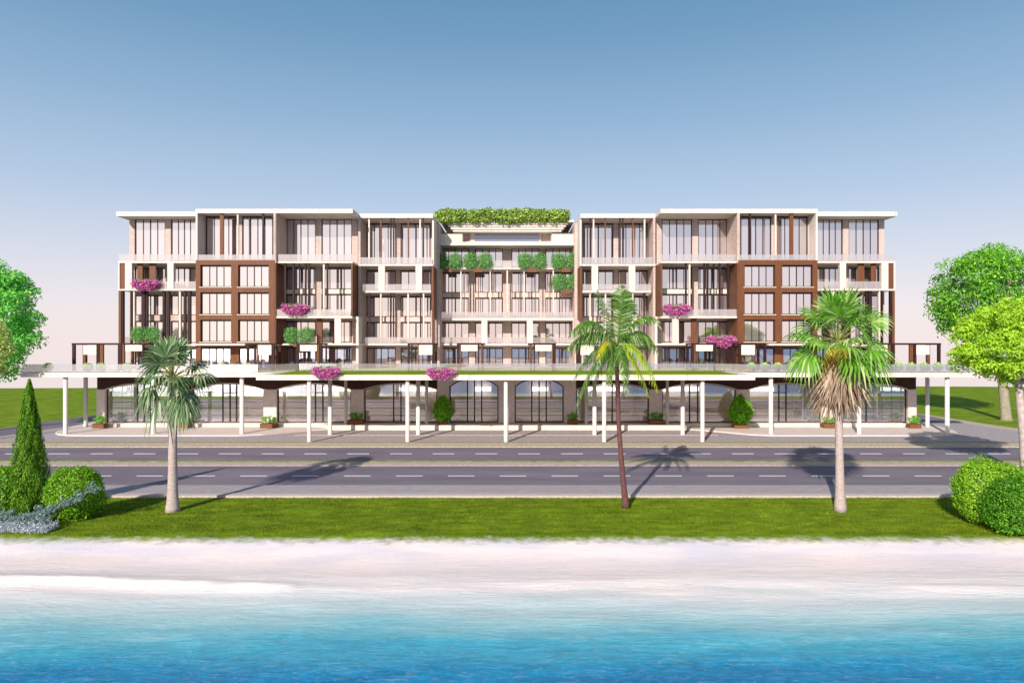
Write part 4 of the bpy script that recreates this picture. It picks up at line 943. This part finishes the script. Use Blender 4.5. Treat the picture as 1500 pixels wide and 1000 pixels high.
# bougainvillea
def boug(loc, lb):
    t = thing('bougainvillea', lb, 'flowers', loc, 'pink bougainvillea hanging from planters'); rgx = np.random.default_rng(81); n = 2600
    u = rgx.random(n)**.7; a = rgx.uniform(0,2*math.pi,n)
    cc = rgx.uniform(-1,1,(60,2)); P_ = []
    for k in range(n):
        c_ = cc[k % 60]; xx = c_[0]*1.35+rgx.normal(0,.17); zz = c_[1]*.55; lim = .85-abs(xx)*.55
        zz = max(-lim, min(.45, zz*(1.35 if zz < 0 else .7))) + rgx.normal(0,.09); P_.append((xx, rgx.normal(-.15,.28), zz))
    P_ = np.array(P_); V, Fq = leaves(P_, np.tile((0,-.7,.4),(n,1)), .17, .75, .9, rg=rgx); npmesh('blossom', V, Fq, mag, t)
    P2 = np.stack([rgx.normal(0,.75,420), rgx.normal(-.05,.25,420), rgx.uniform(.05,.62,420)-.1*0],1); V, Fq = leaves(P2, np.tile((0,-.6,.5),(420,1)), .17, .4, .9, rg=rgx); npmesh('foliage', V, Fq, gShr, t)
    P3 = np.stack([rgx.uniform(-1.1,1.1,260), rgx.normal(-.1,.2,260), rgx.uniform(-.6,.2,260)],1); V, Fq = leaves(P3, np.tile((0,-.6,.5),(260,1)), .14, .4, .9, rg=rgx); npmesh('leaf', V, Fq, gCon, t)
    m = MB(); m.box(-.5,.5,-.12,.28,-.30,.05); m.build('planter_box', terracotta, t); return t
def bz(px, py, Yq): return (X(px,Yq), Yq, Z(py,Yq))
bo = boug(bz(214.5,416.5,76.75), 'pink bougainvillea on the white portal of the left wing')
for px, py, Yq, lb, s_ in ((433.5,452.5,75.95,'pink bougainvillea on the balcony right of the left timber grid',1),(992,453,75.95,'pink bougainvillea on the balcony right of the coconut palm crown',1),
        (1056.5,499,75.7,'lowest balcony pink bougainvillea, beside the right timber block',1.05),(478.5,544.5,63.55,'pink bougainvillea on the canopy edge, the left one of two',.86),(646.5,546,63.55,'pink bougainvillea on the canopy edge, the one nearer the centre',.86)):
    dup(bo, bz(px,py,Yq), lb, s=s_)
# creeper on the roof edge
t = thing('roof_creeper', 'long mass of creeper foliage along the centre roof edge', 'plant', (X(735,83.9),83.75,Z(316,83.9)))
rgx = np.random.default_rng(91); w = 206*83.9/F/2; n = 24000
cx_ = rgx.uniform(-w+.6,w-.6,260); cy_ = rgx.uniform(-.3,.6,260); cz_ = rgx.uniform(-.62,.55,260); k = rgx.integers(0,260,n); e = rgx.normal(0,1,(n,3)); e /= np.linalg.norm(e,axis=1)[:,None]
c = np.stack([cx_[k],cy_[k],cz_[k]],1)+e*rgx.uniform(.3,.62,n)[:,None]*np.array([1,1,.8]); c[:,2] = np.minimum(c[:,2], .98+rgx.normal(0,.05,n))
V, Fq = leaves(c, e, .26, .65, .6, rg=rgx); npmesh('foliage', V, Fq, gRoof, t)
m = MB(); m.box(-w+.3,w-.3,.0,.75,-.35,.1); m.build('planter_trough', cream, t)
# chairs on the terrace
def chair(loc, lb):
    t = thing('terrace_chair', lb, 'chair', loc, 'dark chairs on the terrace'); dk = mat('dark_rattan', (.05,.04,.05), .7, .3, var=.3, scale=30)
    m = MB(); m.box(-.27,.27,-.26,.26,.38,.46); m.build('seat', dk, t)
    m = MB(); n = 12
    for k in range(n):
        a0 = R(0+180*k/n); a1 = R(180*(k+1)/n); f = lambda a, r: (r*math.cos(a), r*math.sin(a)*.9)
        h0 = .30+.30*math.sin(a0)+.38; h1 = .30+.30*math.sin(a1)+.38
        p = [f(a0,.36),f(a1,.36),f(a1,.31),f(a0,.31)]; b = len(m.v)
        m.v += [(p[0][0],p[0][1],.42),(p[1][0],p[1][1],.42),(p[2][0],p[2][1],.42),(p[3][0],p[3][1],.42),(p[0][0],p[0][1],h0),(p[1][0],p[1][1],h1),(p[2][0],p[2][1],h1),(p[3][0],p[3][1],h0)]
        m.f += [(b,b+3,b+2,b+1),(b+4,b+5,b+6,b+7),(b,b+1,b+5,b+4),(b+2,b+3,b+7,b+6)]
    m.build('backrest', dk, t)
    for sx in (-.23,.23):
        for sy in (-.22,.22): q = MB(); q.box(sx-.02,sx+.02,sy-.02,sy+.02,0,.38); q.build('leg', frame_m, t)
    return t
Yq = 72.4; chairs = [(316,'left'),(332.5,'left'),(351,'left'),(365.5,'left'),(379.5,'left'),(392.5,'left'),(429,'left'),(444,'left'),(458.5,'left'),(474,'left')]
ch0 = None; cnt = 0
for s_, ls in (('left', [c[0] for c in chairs]), ('right', [1012,1029,1044,1057.5,1093,1106,1124,1152])):
    for i, px in enumerate(ls):
        lb = f'{ORD[i]} dark round backed chair from the left on the terrace of the {s_} wing'; loc = (X(px,Yq),Yq,TZ+.02); rz = R(180) if s_ == 'x' else 0
        rz = math.pi
        if ch0 is None: ch0 = chair(loc, lb); ch0.rotation_euler[2] = rz; 
        else: dup(ch0, loc, lb, rz=rz, s=1.0)
        cnt += 1
# ------------------------------------------------------------------ grass blades over the near lawn
rgx = np.random.default_rng(101); n = 150000
y = rgx.uniform(33.1,41.6,n); x = rgx.uniform(-1,1,n)*(y*.78)
thin = rgx.random(n) < np.clip((y-33.0)/1.3, .05, 1); x, y = x[thin], y[thin]; n = len(x)
h = rgx.uniform(.03,.085,n)*(1+.5*np.sin(x*1.3+np.sin(y*2.1)*2)*np.sin(y*2.7+x*.4)); a = rgx.uniform(0,math.pi,n); w = .014
bx_ = np.stack([x,y,np.full(n,-.02)],1); dx = np.stack([np.cos(a)*w,np.sin(a)*w,0*a],1); tipv = np.stack([rgx.normal(0,.03,n),rgx.normal(0,.03,n),h],1)
V = np.stack([bx_-dx,bx_+dx,bx_+tipv],1).reshape(-1,3)
o = npmesh('grass', V, np.arange(n*3).reshape(-1,3), leafmat('grass_blade', (.05,.085,.003),(.17,.25,.008),(.44,.50,.03), trans=.25), None, 3)
_m = o.data.materials[0].node_tree; _t = _m.nodes.new('ShaderNodeTexCoord'); _mp = _m.nodes.new('ShaderNodeMapping'); _mp.inputs['Scale'].default_value = (.45,1,1); _m.links.new(_t.outputs['Object'], _mp.inputs[0])
_n = _m.nodes.new('ShaderNodeTexNoise'); _n.inputs['Scale'].default_value = 1.7; _n.inputs['Detail'].default_value = 12; _n.inputs['Roughness'].default_value = .7; _m.links.new(_mp.outputs[0], _n.inputs[0])
_g = [q for q in _m.nodes if q.bl_idname == 'ShaderNodeNewGeometry'][0]; _r = [q for q in _m.nodes if q.bl_idname == 'ShaderNodeValToRGB'][0]
_mr = _m.nodes.new('ShaderNodeMapRange'); _m.links.new(_n.outputs[0], _mr.inputs[0]); _mr.inputs[1].default_value = .38; _mr.inputs[2].default_value = .64
_mx = _m.nodes.new('ShaderNodeMix'); _mx.inputs[0].default_value = .3; _m.links.new(_mr.outputs[0], _mx.inputs[2]); _m.links.new(_g.outputs['Random Per Island'], _mx.inputs[3]); _m.links.new(_mx.outputs[0], _r.inputs[0])
tag(o, 'short mown grass covering the lawn by the beach', 'grass', kind='stuff')
